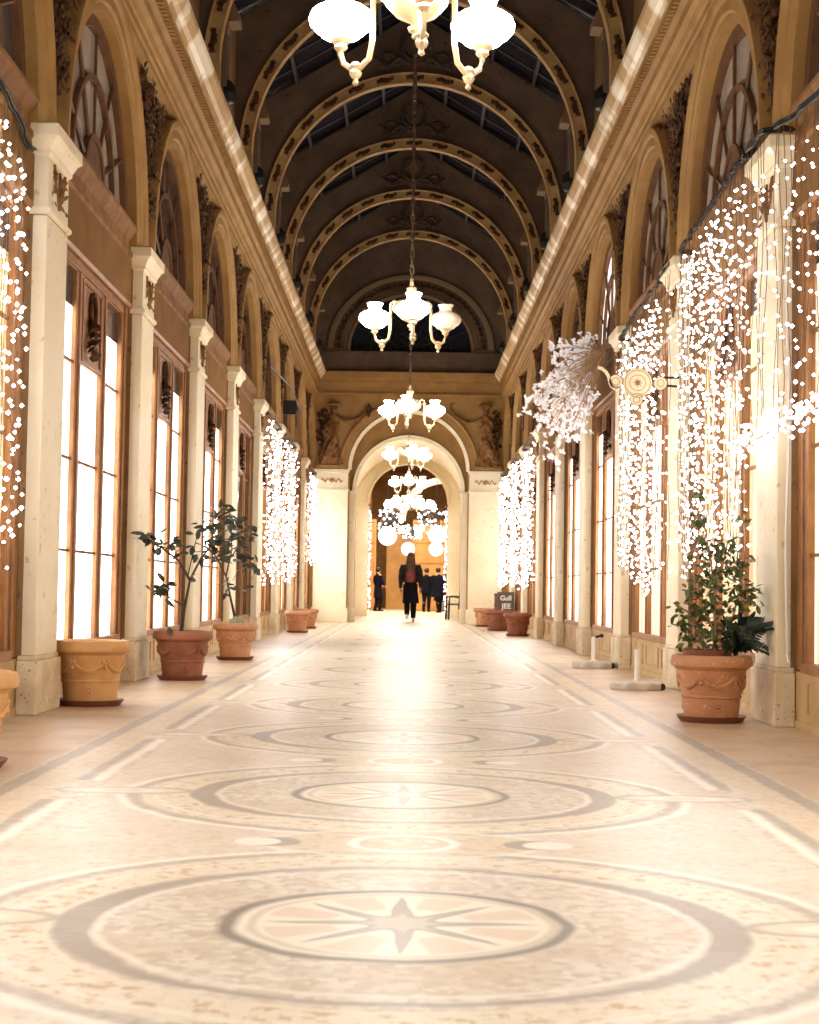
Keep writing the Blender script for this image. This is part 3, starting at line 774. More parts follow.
# ---- relief figures in the corners of the end wall
def relief(sg):
    root = empty('relief_figure', (0, 0, 0)); y0 = END-.02
    X = lambda px: sg*px
    b = MB(); rnd = random.Random(11+sg)
    # gown: elliptical loft that sways, with folds
    rings = []
    for i in range(22):
        t = i/21; z = 3.90+t*1.02
        cx = 1.92+.08*math.sin(t*3.2)-.05*t; wd = .27-.13*t+.03*math.sin(t*7); n = 30; ring = []
        for j in range(n):
            a = 2*PI*j/n; fold = 1+.13*math.sin(a*8+t*5)*(1-t*.5)
            ring.append((X(cx+wd*math.cos(a)*fold), y0-.02+.11*math.sin(a)*fold, z))
        rings.append(ring)
    b.loft(rings)
    # torso, neck, head, hat
    b.loft([[(X(1.88+w_*math.cos(2*PI*j/16)), y0-.03+.08*math.sin(2*PI*j/16), z) for j in range(16)] for w_, z in ((.13, 4.88), (.15, 4.98), (.17, 5.06), (.12, 5.13), (.05, 5.16), (.045, 5.21))])
    b.ball((X(1.87), y0-.06, 5.27), .085, 12, sz=1.25)
    b.lathe([(.10, 0), (.11, .02), (.16, .03), (.17, .07), (.13, .09), (.05, .10)], (X(1.87), y0-.05, 5.33), 14)
    # outstretched arm with attribute
    b.tube([(X(1.80), y0-.06, 5.08), (X(1.60), y0-.08, 4.99), (X(1.38), y0-.08, 5.00), (X(1.20), y0-.07, 5.10), (X(1.08), y0-.07, 5.22)], [.055, .045, .04, .032, .022], 8)
    b.tube([(X(1.98), y0-.06, 5.05), (X(2.08), y0-.09, 4.85), (X(1.98), y0-.12, 4.70), (X(1.86), y0-.12, 4.75)], [.05, .045, .035, .025], 8)
    # striding leg under the cloth
    b.tube([(X(1.84), y0-.07, 4.55), (X(2.0), y0-.13, 4.25), (X(2.15), y0-.08, 3.95)], [.12, .09, .05], 10)
    b.build('draped_body', M['relief'], root, smooth=True)
    b = MB()
    for i in range(26):
        t = rnd.random(); z0 = 4.05+.85*t; x0 = 1.92+rnd.uniform(-.24, .24)*(1-.5*t)
        b.tube([(X(x0), y0-.10, z0), (X(x0+.05), y0-.13, z0-.12), (X(x0+.10+rnd.uniform(-.08, .05)), y0-.11, z0-.26)], [.012, .022, .010], 5)
    b.build('drapery_folds', M['relief'], root)
    b = MB()
    if sg < 0:
        for i in range(34):
            a = rnd.uniform(0, 2*PI); r_ = rnd.uniform(.02, .17)
            b.leaf((X(1.02+r_*math.cos(a)*.5), y0-.07, 5.26+r_*math.sin(a)*.5), (math.cos(a)*-sg, -.4, math.sin(a)), (0, 1, 0), .12, .07)
        b.build('bouquet', M['bronze'], root)
    else:
        b.tube([(X(1.08), y0-.06, 5.22), (X(1.0), y0-.06, 5.34), (X(1.02), y0-.06, 5.44), (X(1.12), y0-.06, 5.46)], [.022, .02, .018, .012], 6)
        b.build('curled_horn', M['relief'], root)
    b = MB()
    for i in range(60):
        t = rnd.random(); b.leaf((X(2.13+rnd.uniform(-.10, .12)), y0-.03-rnd.random()*.05, 5.30-t*.95), (rnd.uniform(-.6, .6), -.3, rnd.uniform(-1, .1)), (0, 1, rnd.uniform(-.4, .4)), .13, .08)
    b.build('wing', M['bronze'], root)
    b = MB(); b.box(min(X(1.6), X(2.3)), max(X(1.6), X(2.3)), y0-.10, END+.0, 3.80, 3.88); b.build('ledge', M['ochre'], root)
    return root
tag(relief(-1), 'brown relief of a draped figure holding out a bouquet, left of the end arch', 'relief')
tag(relief(1), 'brown relief of a draped figure holding a curled horn, right of the end arch', 'relief')

# ------------------------------------------------------------------ chandeliers
def make_chandelier():
    root = empty('chandelier')
    # local origin at globe centre height on the axis
    b = MB()
    b.lathe([(.005, -.155), (.018, -.145), (.012, -.13), (.03, -.12), (.035, -.105), (.015, -.09), (.04, -.075), (.09, -.05), (.135, .0), (.145, .05), (.13, .095), (.09, .115), (.05, .125), (.03, .16), (.045, .19), (.045, .22), (.02, .24), (.012, .30)], (0, 0, .03), 24)
    for k in range(3):
        a = 2*PI*k/3+PI/3; dx, dy = math.cos(a), math.sin(a)
        b.tube([((.12+.06*math.cos(t)-.02)*dx, (.12+.06*math.cos(t)-.02)*dy, .08+.055*math.sin(t)) for t in [i*.5-2 for i in range(11)]], .009, 6)
    b.build('bowl', M['brass'], root, smooth=True)
    for k in range(3):
        a = 2*PI*k/3-PI/2; dx, dy = math.cos(a), math.sin(a); R = .36
        pr = [(.12, .12), (.17, .155), (.205, .13), (.21, .06), (.205, -.08), (.215, -.17), (.25, -.215), (R-.07, -.235), (R-.03, -.215), (R, -.17), (R, -.12)]
        pr = [(.12, .12), (.165, .15), (.20, .13), (.205, .04), (.205, -.10), (.222, -.18), (.265, -.215), (.305, -.215), (.345, -.185), (R, -.14), (R, -.10)]
        b = MB(); b.tube([(p[0]*dx, p[0]*dy, p[1]) for p in pr], .0125, 8)
        arm = b.build('arm', M['brass'], root, smooth=True)
        b = MB(); b.lathe([(.002, -.29), (.014, -.28), (.009, -.262), (.022, -.25), (.028, -.235), (.018, -.215), (.03, -.205), (.018, -.19)], (.285*dx, .285*dy, .0), 12)
        b.build('finial', M['brass'], arm, smooth=True)
        b = MB(); b.lathe([(.015, -.13), (.03, -.115), (.026, -.10), (.045, -.085), (.05, -.07), (.03, -.065)], (R*dx, R*dy, 0), 14)
        b.build('globe_holder', M['brass'], arm, smooth=True)
        b = MB(); b.lathe([(.045, -.078), (.06, -.075), (.078, -.065), (.082, -.055), (.105, -.040), (.127, -.012), (.132, .012), (.122, .042), (.098, .062), (.068, .074), (.052, .088), (.050, .105), (.058, .128), (.066, .142), (.060, .142), (.044, .105)], (R*dx, R*dy, 0), 24)
        b.v = [(R*dx+(p[0]-R*dx)*1.07, R*dy+(p[1]-R*dy)*1.07, p[2]*.98) for p in b.v]
        b.build('glass_globe', M['globe'], root, smooth=True)
    b = MB(); z = .30; i = 0
    while z < 1.9:                                # chain links
        L_ = .075
        pts = [((.017*math.cos(t) if i % 2 else 0), (0 if i % 2 else .017*math.cos(t)), z+L_/2+L_*.62*math.sin(t)) for t in [2*PI*j/8 for j in range(9)]]
        b.tube(pts, .006, 4); z += L_; i += 1
    b.tube([(0, 0, 1.9), (0, 0, 3.3)], .016, 6)
    while z < 5.62:
        b.ball((0, 0, z), .022, 6, sz=1.6); z += .09
    b.tube([(0, 0, 3.2), (0, 0, 5.70)], .013, 6)
    b.build('chain', M['chain'], root)
    return root
CH0 = make_chandelier(); CZ = 3.235
labels = ['nearest chandelier with big lit opal globes cut by the top edge', 'chandelier with lit and unlit opal globes hanging before the half round window',
          'chandelier with three lit globes hanging before the end wall cornice', 'chandelier hanging in front of the great end arch',
          'chandelier glowing inside the great end arch, above the walkers', 'chandelier in the cream passage, merged with the far globes']
chs = []
for i in range(6):
    o = CH0 if i == 0 else copy_tree(CH0)
    y = 6.85+7.5*i-(.27 if i else 0); o.location = (.0, y, CZ+(.055, -.04, -.02, 0, 0, 0)[i]); o.rotation_euler.z = math.radians([5, 3, -8, 12, 0, 6][i])
    tag(o, labels[i], 'chandelier', 'globe chandeliers along the gallery'); chs.append(o)
    if i == 5:
        for c in kids(o):
            if c.name.startswith('chain'): c.scale = (1, 1, .295)
    elif i == 4:
        pass
# unseen chandelier behind the viewer, added to light the near floor
o = copy_tree(CH0); o.location = (0, -.6, CZ); o.rotation_euler.z = .4
tag(o, 'chandelier overhead behind the viewer, out of the photograph', 'chandelier', 'globe chandeliers along the gallery')
# the unlit globe of the second chandelier
gl = [c for c in kids(chs[1]) if c.name.startswith('glass_globe')]
right = max(gl, key=lambda c: sum(v.co.x for v in c.data.vertices)/len(c.data.vertices))
right.data = right.data.copy(); right.data.materials[0] = M['globe_off']; right['label'] = 'unlit globe'
# chains run from the roof ridge: hang point rods to the ridge already end inside the rib crown

# ------------------------------------------------------------------ fairy light curtains
def fairy(name, label, ys, sg, ztop, zbot, dens, anc=2.38, spread=.05, xo=2.20, drop=.0, bulb_r=.016, seed=0, wire='wire', group='fairy light curtains'):
    rnd = random.Random(seed); ym = sum(ys)/len(ys)
    root = empty(name, (sg*xo, ym, 0), label=label, cat='string lights', group=group)
    for i, y in enumerate(ys):
        b = MB(); zt = ztop(y); zb = zbot(y)+rnd.uniform(-.12, .12); yy = y-ym
        pts = []; z = zt; 
        ph = rnd.uniform(0, 6)
        while z > zb:
            pts.append((.012*math.sin(z*5+ph), yy+.014*math.sin(z*4+ph*2), z)); z -= .22
        pts.append((0, yy, zb)); b.tube(pts, .0028, 3, 0)
        z = zt-rnd.uniform(0, .15)
        step = .105/dens(y)
        while z > zb:
            z -= step*rnd.uniform(.5, 1.5)
            if z < zb: break
            a = rnd.uniform(0, 2*PI); q = rnd.uniform(.01, spread)
            c = (math.cos(a)*q*.7, yy+math.sin(a)*q, z)
            b.tube([(0, yy, z+.01), c], .0022, 3, 0)
            b.octa(c, bulb_r*rnd.uniform(.75, 1.15), 1)
        b.build('light_string', [M[wire], M['bulb']], root)
    # suspension cable
    b = MB(); pts = [(rnd.uniform(-.01, .01), y-ym, ztop(y)+.01+rnd.uniform(-.01, .01)) for y in sorted(ys)]
    hx = sg*(anc-xo)
    pts = [(hx, pts[0][1]-.06, pts[0][2])]+pts+[(hx, pts[-1][1]+.06, pts[-1][2])]
    for k in range(3): b.tube([(p[0]+.012*math.cos(k*2.1), p[1], p[2]+.012*math.sin(k*2.1)) for p in pts], .011, 5)
    b.build('suspension_cable', M['black_wire'], root)
    return root
def rng(a, c, n, j=.3):
    st = (c-a)/n; return [a+st*(i+.5)+random.uniform(-j, j)*st for i in range(n)]
def piece(pts):
    def f(y):
        for (a, za), (c, zc) in zip(pts, pts[1:]):
            if a <= y <= c: return za+(zc-za)*(y-a)/(c-a)
        return pts[0][1] if y < pts[0][0] else pts[-1][1]
    return f
swagR = piece([(7.5, 3.50), (9.05, 3.62), (9.6, 3.66), (10.3, 3.79), (11.2, 3.83), (11.7, 3.80), (13.85, 3.71), (16.4, 3.66), (17.9, 3.56)])
c0 = fairy('light_curtain', 'fairy light curtain at the right photograph edge, ending high in a thick glowing fringe', rng(7.4, 10.1, 24), 1, swagR, lambda y: 1.86, lambda y: .6, seed=1, xo=2.26, bulb_r=.0115)
# glowing fringe along its bottom
b = MB(); rnd = random.Random(77); yo = 9.85-c0.location.y
for i in range(120):
    y = rnd.uniform(-1.0, 1.15); b.octa((rnd.uniform(-.12, .0), y+yo, 1.84+rnd.gauss(0, .05)-.02*y), .013*rnd.uniform(.7, 1.2), 1)
b.tube([(-.05, -1.05+yo, 1.84), (-.02, -.5+yo, 1.86), (-.05, .2+yo, 1.82), (0, 1.2+yo, 1.83)], .006, 4)
b.build('light_fringe', [M['black_wire'], M['bulb']], c0)
fairy('light_curtain', 'sparse fairy light strings hanging over the nearest right pilaster', rng(10.2, 11.0, 6), 1, swagR, lambda y: 1.88, lambda y: .5, seed=2, xo=2.25, bulb_r=.0125)
fairy('light_curtain', 'widest and densest fairy light curtain, behind the leafy pot on the right', rng(11.0, 13.7, 46), 1, swagR, piece([(11., 1.0), (11.6, 1.1), (12.2, .95), (12.8, 1.2), (13.3, .95), (13.8, 1.4), (14.1, 1.3)]), lambda y: 1.0 if y > 11.7 else .6, spread=.07, seed=3, xo=2.27, bulb_r=.0118)
fairy('light_curtain', 'sparse fairy light strings over the second right pilaster', rng(14.1, 14.9, 5), 1, swagR, lambda y: 1.0, lambda y: .35, seed=4, xo=2.26, bulb_r=.0125)
fairy('light_curtain', 'fairy light curtain behind the gilt hanging sign on the right', rng(14.9, 17.7, 34), 1, swagR, piece([(14.9, .95), (16.0, .85), (16.6, 1.0), (17.7, 1.1)]), lambda y: .95, spread=.07, seed=5, xo=2.28, bulb_r=.0130)
for i, k in enumerate((5, 6, 7)):
    a = PY(k)+.35
    fairy('light_curtain', 'narrow white fairy light curtain beyond the blossoms on the right, %s of three' % ['nearest', 'middle', 'farthest'][i], rng(a, a+2.9, 13), 1,
          lambda y: 3.66, lambda y: .98, lambda y: 1.1, spread=.13, bulb_r=.0175, seed=10+i, xo=2.27)
fairy('light_curtain', 'fairy light curtain at the left photograph edge before the first pilaster', rng(7.3, 10.05, 34), -1, piece([(7., 3.9), (9.2, 3.74), (9.8, 3.62), (10.1, 3.5)]), piece([(7, .8), (9.6, .95), (10.1, 1.3)]), lambda y: .75, spread=.05, seed=20, xo=2.40, bulb_r=.014)
for i, (k, zb) in enumerate(((4, .92), (5, 1.0), (7, 1.5))):
    a = PY(k)+.35
    fairy('light_curtain', 'dense white fairy light curtain far down the left wall, %s of three' % ['nearest', 'middle', 'farthest'][i], rng(a, a+2.9, 13), -1,
          lambda y: 3.62, lambda y, zb=zb: zb, lambda y: 1.1, spread=.13, bulb_r=.0175, seed=30+i, xo=2.27)
for sg in (-1, 1):
    fairy('light_garland', 'column of fairy lights down the %s side of the last arch' % ('left' if sg < 0 else 'right'), [49.75, 49.85, 49.95, 50.05], sg, lambda y: 3.4, lambda y: .1, lambda y: .6, spread=.05, xo=1.16, anc=1.20, bulb_r=.018, seed=40+sg, group='light columns at the last arch')
# ------------------------------------------------------------------ terracotta pots
def make_pot(pm, soil=True):
    root = empty('terracotta_pot'); H, RT, RB = .43, .235, .175
    z0 = .035
    b = MB()
    prof = [(.001, z0), (RB, z0), (RB+.012, z0+.12), (RB+.020, z0+.125), (RB+.020, z0+.135), (RB+.015, z0+.14), (RT-.012, z0+.30), (RT-.004, z0+.305), (RT+.006, z0+.318),
            (RT+.026, z0+.325), (RT+.032, z0+.345), (RT+.026, z0+.375), (RT+.018, z0+.392), (RT-.005, z0+.396), (RT-.02, z0+.385), (RT-.025, z0+.35), (.001, z0+.345)]
    b.lathe(prof, (0, 0, 0), 40)
    body = b.build('pot_body', pm, root, smooth=True)
    for k in range(6):
        b = MB(); a0 = 2*PI*k/6-PI/2; pts = []
        for i in range(13):
            t = i/12-.5; a = a0+t*(2*PI/6)*.82; z = z0+.195+.20*t*t
            r = RB+.015+(z-z0-.14)*.21+.002; pts.append((r*math.cos(a), r*math.sin(a), z))
        b.tube(pts, [.008+.012*math.sin(PI*i/12) for i in range(13)], 6)
        b.build('swag', pm, body, smooth=True)
        b = MB(); a = a0+PI/6; r = RB+.039
        for (da, dz) in ((0, 0), (.07, .012), (-.07, .012), (0, -.025)): b.ball((r*math.cos(a+da), r*math.sin(a+da), z0+.245+dz), .016, 8)
        b.build('flower_boss', pm, body, smooth=True)
    for k in range(3):
        b = MB(); a = 2*PI*k/3-PI/2; r = RB+.004
        b.tube([((r+.006)*math.cos(a+.12*math.cos(t)), (r+.006)*math.sin(a+.12*math.cos(t)), z0+.065+.024*math.sin(t)) for t in [i*PI/6 for i in range(13)]], .006, 5)
        b.ball((r*math.cos(a), r*math.sin(a), z0+.065), .013, 8)
        b.build('rosette', pm, body, smooth=True)
    b = MB(); b.lathe([(.001, 0), (RB+.02, 0), (RB+.045, .03), (RB+.05, .04), (RB+.035, .04), (RB+.01, .03), (.001, .034)], (0, 0, 0), 36)
    b.build('saucer', M['saucer'], root, smooth=True)
    b = MB(); b.lathe([(.001, z0+.355), (RT-.03, z0+.352), (RT-.028, z0+.34), (.001, z0+.34)], (0, 0, 0), 24)
    b.build('soil', M['soil'], root)
    return root
pots = {c: make_pot(M[c]) for c in ('terra', 'terra_red', 'terra_pink')}
def pot(c, loc, label, rz=0, s=1.0, name='terracotta_pot', group='terracotta pots'):
    p = pots[c]; o = p if id(p) not in used else copy_tree(p); used.add(id(p))
    o.name = name; o.location = loc; o.rotation_euler.z = rz; o.scale = (s, s, s); tag(o, label, 'plant pot', group); return o
pot('terra', (-1.99, 7.28, 0), 'terracotta pot cut by the left photograph edge, nearest of all pots', .2)
pot('terra', (-2.16, 11.22, 0), 'pale empty terracotta pot at the foot of the first left pilaster', .12, 1.03)
pL2 = pot('terra_red', (-1.97, 14.42, 0), 'dark red terracotta pot holding a spindly little tree, on the left', .3, 1.0, 'potted_tree')
pL3 = pot('terra_pink', (-1.94, 18.55, 0), 'pinkish terracotta pot with a small round-headed tree, on the left', .0, .97, 'potted_tree')
pot('terra_pink', (-2.02, 30.3, 0), 'front one of the two far pots before the white curtains on the left', .4, .92)
pot('terra_pink', (-2.05, 33.6, 0), 'rear one of the two far pots before the white curtains on the left', .9, .92)
pR1 = pot('terra_pink', (1.985, 10.62, 0), 'large terracotta pot overflowing with ivy and fern on the right', .05, 1.0, 'potted_shrub')
pot('terra_red', (2.06, 30.3, 0), 'nearest of the three far red pots on the right', .3, 1.0)
pot('terra_red', (1.90, 34.2, 0), 'middle of the three far red pots on the right, below the slate board', .6, 1.0)
pot('terra_pink', (1.80, 37.8, 0), 'farthest of the three far pots on the right', .6, 1.0)
# nested nursery pot rim inside the shrub pot
b = MB(); b.lathe([(.13, .40), (.15, .40), (.16, .465), (.15, .465), (.12, .41)], (-.03, 0, 0), 20); b.build('inner_pot', M['terra_red'], pR1, smooth=True)

def foliage(parent, clusters, Y, leafm, L, seed, per=14, depth=1.0, origin=(0, 0, 0)):
    rnd = random.Random(seed); b = MB(); s = Vector(origin)
    for px, py, rp, *w_ in clusters:
        yy = Y+(w_[0] if w_ else 0); c = P(px, py, yy); R = rp*yy/1630
        n = int(per*(rp/10)**1.6)
        for i in range(n):
            d = Vector((rnd.gauss(0, .5), rnd.gauss(0, .5)*depth, rnd.gauss(0, .5)))
            if d.length > 1: d.normalize()
            p = c+d*R-s
            b.leaf(p, (rnd.uniform(-1, 1), rnd.uniform(-1, 1), rnd.uniform(-1, .5)), (rnd.uniform(-1, 1), rnd.uniform(-1, 1), 1), L*rnd.uniform(.7, 1.25), L*rnd.uniform(.45, .65))
    return b.build('foliage', leafm, parent)
def branches(parent, lines, Y, matl, origin, r0=.012):
    b = MB(); s = Vector(origin)
    for ln in lines:
        pts = []
        for i, q in enumerate(ln[1:]):
            yy = Y+(q[2] if len(q) > 2 else 0); pts.append(P(q[0], q[1], yy)-s)
        b.tube(pts, [ln[0]*(1-.55*i/max(1, len(pts)-1)) for i in range(len(pts))], 6)
    return b.build('trunk', matl, parent)
def world_child(o, fn):      # children given in world coordinates minus the thing's base, undo its turn and scale
    o.matrix_parent_inverse = Matrix.Identity(4)
    p = o.parent; rz = -p.rotation_euler.z; s = 1/p.scale[0]
    o.rotation_euler.z = rz; o.scale = (s, s, s)
for (p, Y, lines, cl, L, sd, per) in (
    (pL2, 14.42, [(.020, (180, 640), (184, 610), (190, 580)), (.012, (190, 580), (178, 560, -.1), (162, 548, -.3), (146, 538, -.4)), (.011, (190, 580), (200, 560), (212, 545), (222, 528)),
                  (.008, (184, 606), (170, 598, -.25), (160, 590, -.3)), (.007, (200, 560), (220, 556), (240, 545)), (.006, (188, 575), (196, 540), (205, 520)), (.005, (180, 640), (170, 628))],
     [(149, 538, 10, -.4), (160, 548, 7, -.3), (142, 534, 6, -.4), (172, 543, 7, -.3), (160, 592, 9, -.3), (166, 583, 6, -.3), (155, 584, 5, -.3), (193, 579, 5), (206, 533, 14), (218, 545, 13), (224, 524, 11), (200, 552, 9), (230, 540, 9), (168, 628, 4, -.2), (178, 552, 4)], .10, 1, 15),
    (pL3, 18.55, [(.018, (236, 622), (231, 600), (226, 576)), (.010, (226, 576), (215, 555), (208, 540)), (.010, (226, 576), (232, 550), (230, 520)), (.008, (229, 560), (243, 540), (252, 535))],
     [(228, 520, 12), (222, 510, 8), (240, 532, 10), (252, 533, 7), (248, 560, 9), (256, 567, 6), (228, 586, 9), (236, 552, 10), (222, 560, 9), (241, 590, 4)], .11, 2, 16),
    (pR1, 10.62, [(.010, (708, 655), (700, 630), (688, 612), (676, 604)), (.012, (714, 655), (716, 610), (712, 570), (704, 520)), (.010, (722, 655), (732, 620), (740, 590), (746, 560)), (.008, (712, 600), (722, 570), (728, 540)), (.008, (718, 640), (700, 600), (692, 570)), (.006, (740, 590), (756, 588))],
     [(700, 598, 20), (684, 622, 13), (676, 606, 5), (690, 640, 12), (712, 575, 20), (732, 585, 19), (705, 620, 20), (725, 615, 20), (702, 548, 13), (698, 520, 9), (700, 494, 6), (738, 560, 13), (724, 548, 12), (748, 598, 12), (757, 588, 5), (712, 645, 14), (735, 635, 14), (744, 520, 6)], .060, 3, 24)):
    t = branches(p, lines, Y, M['bark'] if p != pR1 else M['twig'], p.location); world_child(t, None)
    f = foliage(p, cl, Y, M['leaf_dark'] if p != pR1 else M['leaf'], L, sd, per, origin=p.location); world_child(f, None)
# fern of the shrub pot
b = MB(); rnd = random.Random(9); s = Vector(pR1.location)
for i in range(26):
    p0 = P(738+rnd.uniform(-8, 6), 650, 10.6)-s; tip = P(rnd.uniform(722, 774), rnd.uniform(612, 655), 10.55+rnd.uniform(-.25, .2))-s
    mid_ = (p0+tip)/2+Vector((0, 0, .05)); pts = [p0, mid_, tip]; b.tube(pts, .003, 3)
    for j in range(14):
        t = .15+.85*j/14; q = p0.lerp(mid_, t*2) if t < .5 else mid_.lerp(tip, t*2-1)
        dirv = (tip-p0).normalized()
        for sd_ in (-1, 1): b.leaf(q, dirv+Vector((0, sd_*.6, sd_*.8)), (rnd.random(), 1, .3), .055, .016)
f = b.build('fern', M['fern'], pR1); world_child(f, None)
# pale stones / leaf in the second tree pot
b = MB()
for i in range(5): b.leaf((random.uniform(-.02, .12), -.05, .40), (random.uniform(-1, 1), -.3, .5), (0, 1, .5), .13, .08)
b.build('pale_leaves', mat('pale_green_leaf', (.55, .58, .45), .6), pL3)

# ------------------------------------------------------------------ blossom spray on the right wall
root = empty('blossom_spray', (2.28, 21.2, 3.55), label='big hanging spray of white silk blossoms and bare twigs on the right wall', cat='floral decoration')
b = MB(); rnd = random.Random(21); base = Vector((2.28, 21.2, 3.55))
tips = []
anchor = P(604, 352, 19.3)
tipspx = [(527, 410), (540, 385), (552, 352), (576, 350), (590, 350), (532, 398), (545, 440), (556, 458), (570, 440), (585, 425), (548, 415), (560, 400), (575, 405), (560, 378), (580, 385), (596, 440 - 10), (566, 425), (540, 402), (553, 428), (588, 405), (572, 372), (538, 420)]
for i, (px, py) in enumerate(tipspx):
    for q in range(3):
        Yd = 20.6+rnd.uniform(-.7, .6); tip = P(px+rnd.uniform(-5, 5), py+rnd.uniform(-6, 6), Yd)
        if tip.x > 2.15: tip.x = 2.15
        m1 = anchor.lerp(tip, .35)+Vector((rnd.uniform(-.14, .06), rnd.uniform(-.2, .2), rnd.uniform(-.16, .14))); m2 = anchor.lerp(tip, .7)+Vector((0, rnd.uniform(-.1, .1), rnd.uniform(0, .12)))
        b.tube([anchor-base, m1-base, m2-base, tip-base], [.007, .006, .005, .003], 4); tips += [tip, m2.lerp(tip, .5), m2, m1.lerp(m2, .5)+Vector((rnd.uniform(-.08, .02), rnd.uniform(-.1, .1), rnd.uniform(-.1, .05)))]
for i in range(22):
    tip = anchor+Vector((rnd.uniform(-.62, -.10), rnd.uniform(-.3, 1.2), rnd.uniform(-.85, -.05))); b.tube([anchor-base, anchor.lerp(tip, .5)-base+Vector((0, 0, .05)), tip-base], [.006, .005, .003], 4)
b.tube([anchor-base, (2.43-base.x, 19.4-base.y, 3.75-base.z)], .02, 6)
b.build('twigs', M['twig'], root)
b = MB()
for k in range(5):
    a = 2*PI*k/5; b.leaf((0, 0, 0), (math.cos(a), math.sin(a), .45), (0, 0, 1), .062, .058)
b.ball((0, 0, .01), .012, 6)
b0 = b.build('blossom', M['blossom'], root); first = True
rnd.shuffle(tips); tips = [t for t in tips if t.x < 2.2]
for t in tips[:98]:
    o = b0 if first else b0.copy()
    if not first: COL.objects.link(o)
    first = False
    o.parent = root; o.location = t-base; o.rotation_euler = (rnd.uniform(0, 6), rnd.uniform(0, 6), rnd.uniform(0, 6)); k = rnd.uniform(.55, 1.05); o.scale = (k, k, k)
b = MB()
for t in tips[98:]:
    for q in range(4):
        c = t-base+Vector((rnd.uniform(-.10, .10), rnd.uniform(-.10, .10), rnd.uniform(-.10, .10)))
        for k in range(4): b.leaf(c, (rnd.uniform(-1, 1), rnd.uniform(-1, 1), rnd.uniform(-1, 1)), (rnd.random(), rnd.random(), 1), .045, .038)
if b.v: tag(b.build('small_blossoms', M['blossom'], root), kind='stuff')

# ------------------------------------------------------------------ gilt hanging sign
Ys = 13.93; sc = Ys/1630; c0 = P(637.5, 383, Ys)
root = empty('hanging_sign', c0, label='pale gilt scrollwork sign with a star disc jutting from the right wall', cat='sign')
def ringsolid(b, cx, cz, r0_, r1_, y0, y1, n=32, m=0, a0=0, a1=2*PI):
    b.loft([[(cx+r0_*math.cos(a), y0, cz+r0_*math.sin(a)), (cx+r1_*math.cos(a), y0, cz+r1_*math.sin(a)), (cx+r1_*math.cos(a), y1, cz+r1_*math.sin(a)), (cx+r0_*math.cos(a), y1, cz+r0_*math.sin(a))] for a in [a0+(a1-a0)*i/n for i in range(n+1)]], m)
b = MB(); k = sc
b.lathe([(.001, -.012), (.128*1, -.012), (.128, .012), (.001, .012)], (0, 0, 0), 36, ax=1)
b.lathe([(.001, -.011), (.06, -.011), (.06, .011), (.001, .011)], (-22*k, 0, 1*k), 24, ax=1)
b.lathe([(.001, -.011), (.058, -.011), (.058, .011), (.001, .011)], (23*k, 0, 0), 24, ax=1)
b.lathe([(.001, -.011), (.055, -.011), (.055, .011), (.001, .011)], (-1*k, 0, -17*k), 24, ax=1)
def strip(pts, hw):
    rings = []
    for i, p in enumerate(pts):
        p = Vector(p); t = (Vector(pts[min(i+1, len(pts)-1)])-Vector(pts[max(i-1, 0)])).normalized(); nn = Vector((-t.z, 0, t.x))
        rings.append([tuple(p+nn*hw+Vector((0, -.011, 0))), tuple(p-nn*hw+Vector((0, -.011, 0))), tuple(p-nn*hw+Vector((0, .011, 0))), tuple(p+nn*hw+Vector((0, .011, 0)))])
    b.loft(rings)
strip([(x*k, 0, z*k) for x, z in ((-40, 15), (-36, 14), (-32, 11), (-29, 6), (-28, 1), (-26, -4), (-22, -6), (-18, -5))], .012)
b.build('sign_board', M['sign'], root)
b = MB()
for cx, cz, r in ((0, 0, .126), (0, 0, .108), (0, 0, .068), (-22*k, k, .058), (-22*k, k, .032), (23*k, 0, .056), (23*k, 0, .030), (-k, -17*k, .053), (-k, -17*k, .028)):
    ringsolid(b, cx, cz, r-.0022, r+.0022, -.016, -.012, 30)
b.build('outline', M['sign_line'], root)
b = MB(); n = 16; vs = [(0, -.018, 0)]
for i in range(n):
    r = .045 if i % 2 == 0 else .017; a = 2*PI*i/n; vs.append((r*math.cos(a), -.014, r*math.sin(a)))
b.add(vs, [(0, i+1, (i+1) % n+1) for i in range(n)]); b.build('star', M['wood'], root)
b = MB(); b.tube([(23*k, .02, .05), (2.345-c0.x, .13, .07)], .010, 6); b.tube([(-.02, .02, .0), (2.345-c0.x, .13, -.01)], .010, 6); b.build('bracket', M['iron'], root)

# ------------------------------------------------------------------ low posts on round stone feet
def make_post():
    root = empty('stone_foot_post')
    b = MB(); b.lathe([(.001, 0), (.225, 0), (.235, .012), (.235, .055), (.222, .068), (.001, .07)], (0, 0, 0), 36)
    b.build('stone_foot', M['white_stone'], root, smooth=True)
    b = MB(); b.lathe([(.001, .068), (.040, .068), (.040, .08), (.026, .085), (.026, .335), (.020, .34), (.001, .34)], (0, 0, 0), 18)
    b.build('post', M['white_metal'], root, smooth=True)
    b = MB(); b.lathe([(.001, -.02), (.03, -.02), (.03, .02), (.001, .02)], (.19, -.13, .03), 12, ax=1); b.build('castor', M['iron'], root)
    return root
p0 = make_post(); p0.location = (1.99, 14.05, 0); tag(p0, 'nearer low white post on a round stone foot, right of the floor', 'post', 'low posts on stone feet')
p1 = copy_tree(p0); p1.location = (2.06, 17.95, 0); tag(p1, 'farther low white post on a round stone foot, with a black hook', 'post', 'low posts on stone feet')
b = MB(); b.tube([(0, 0, .325), (.05, -.01, .345), (.08, -.02, .35)], .014, 6); b.ball((.085, -.02, .352), .024, 8); b.build('hook', M['iron'], p1)

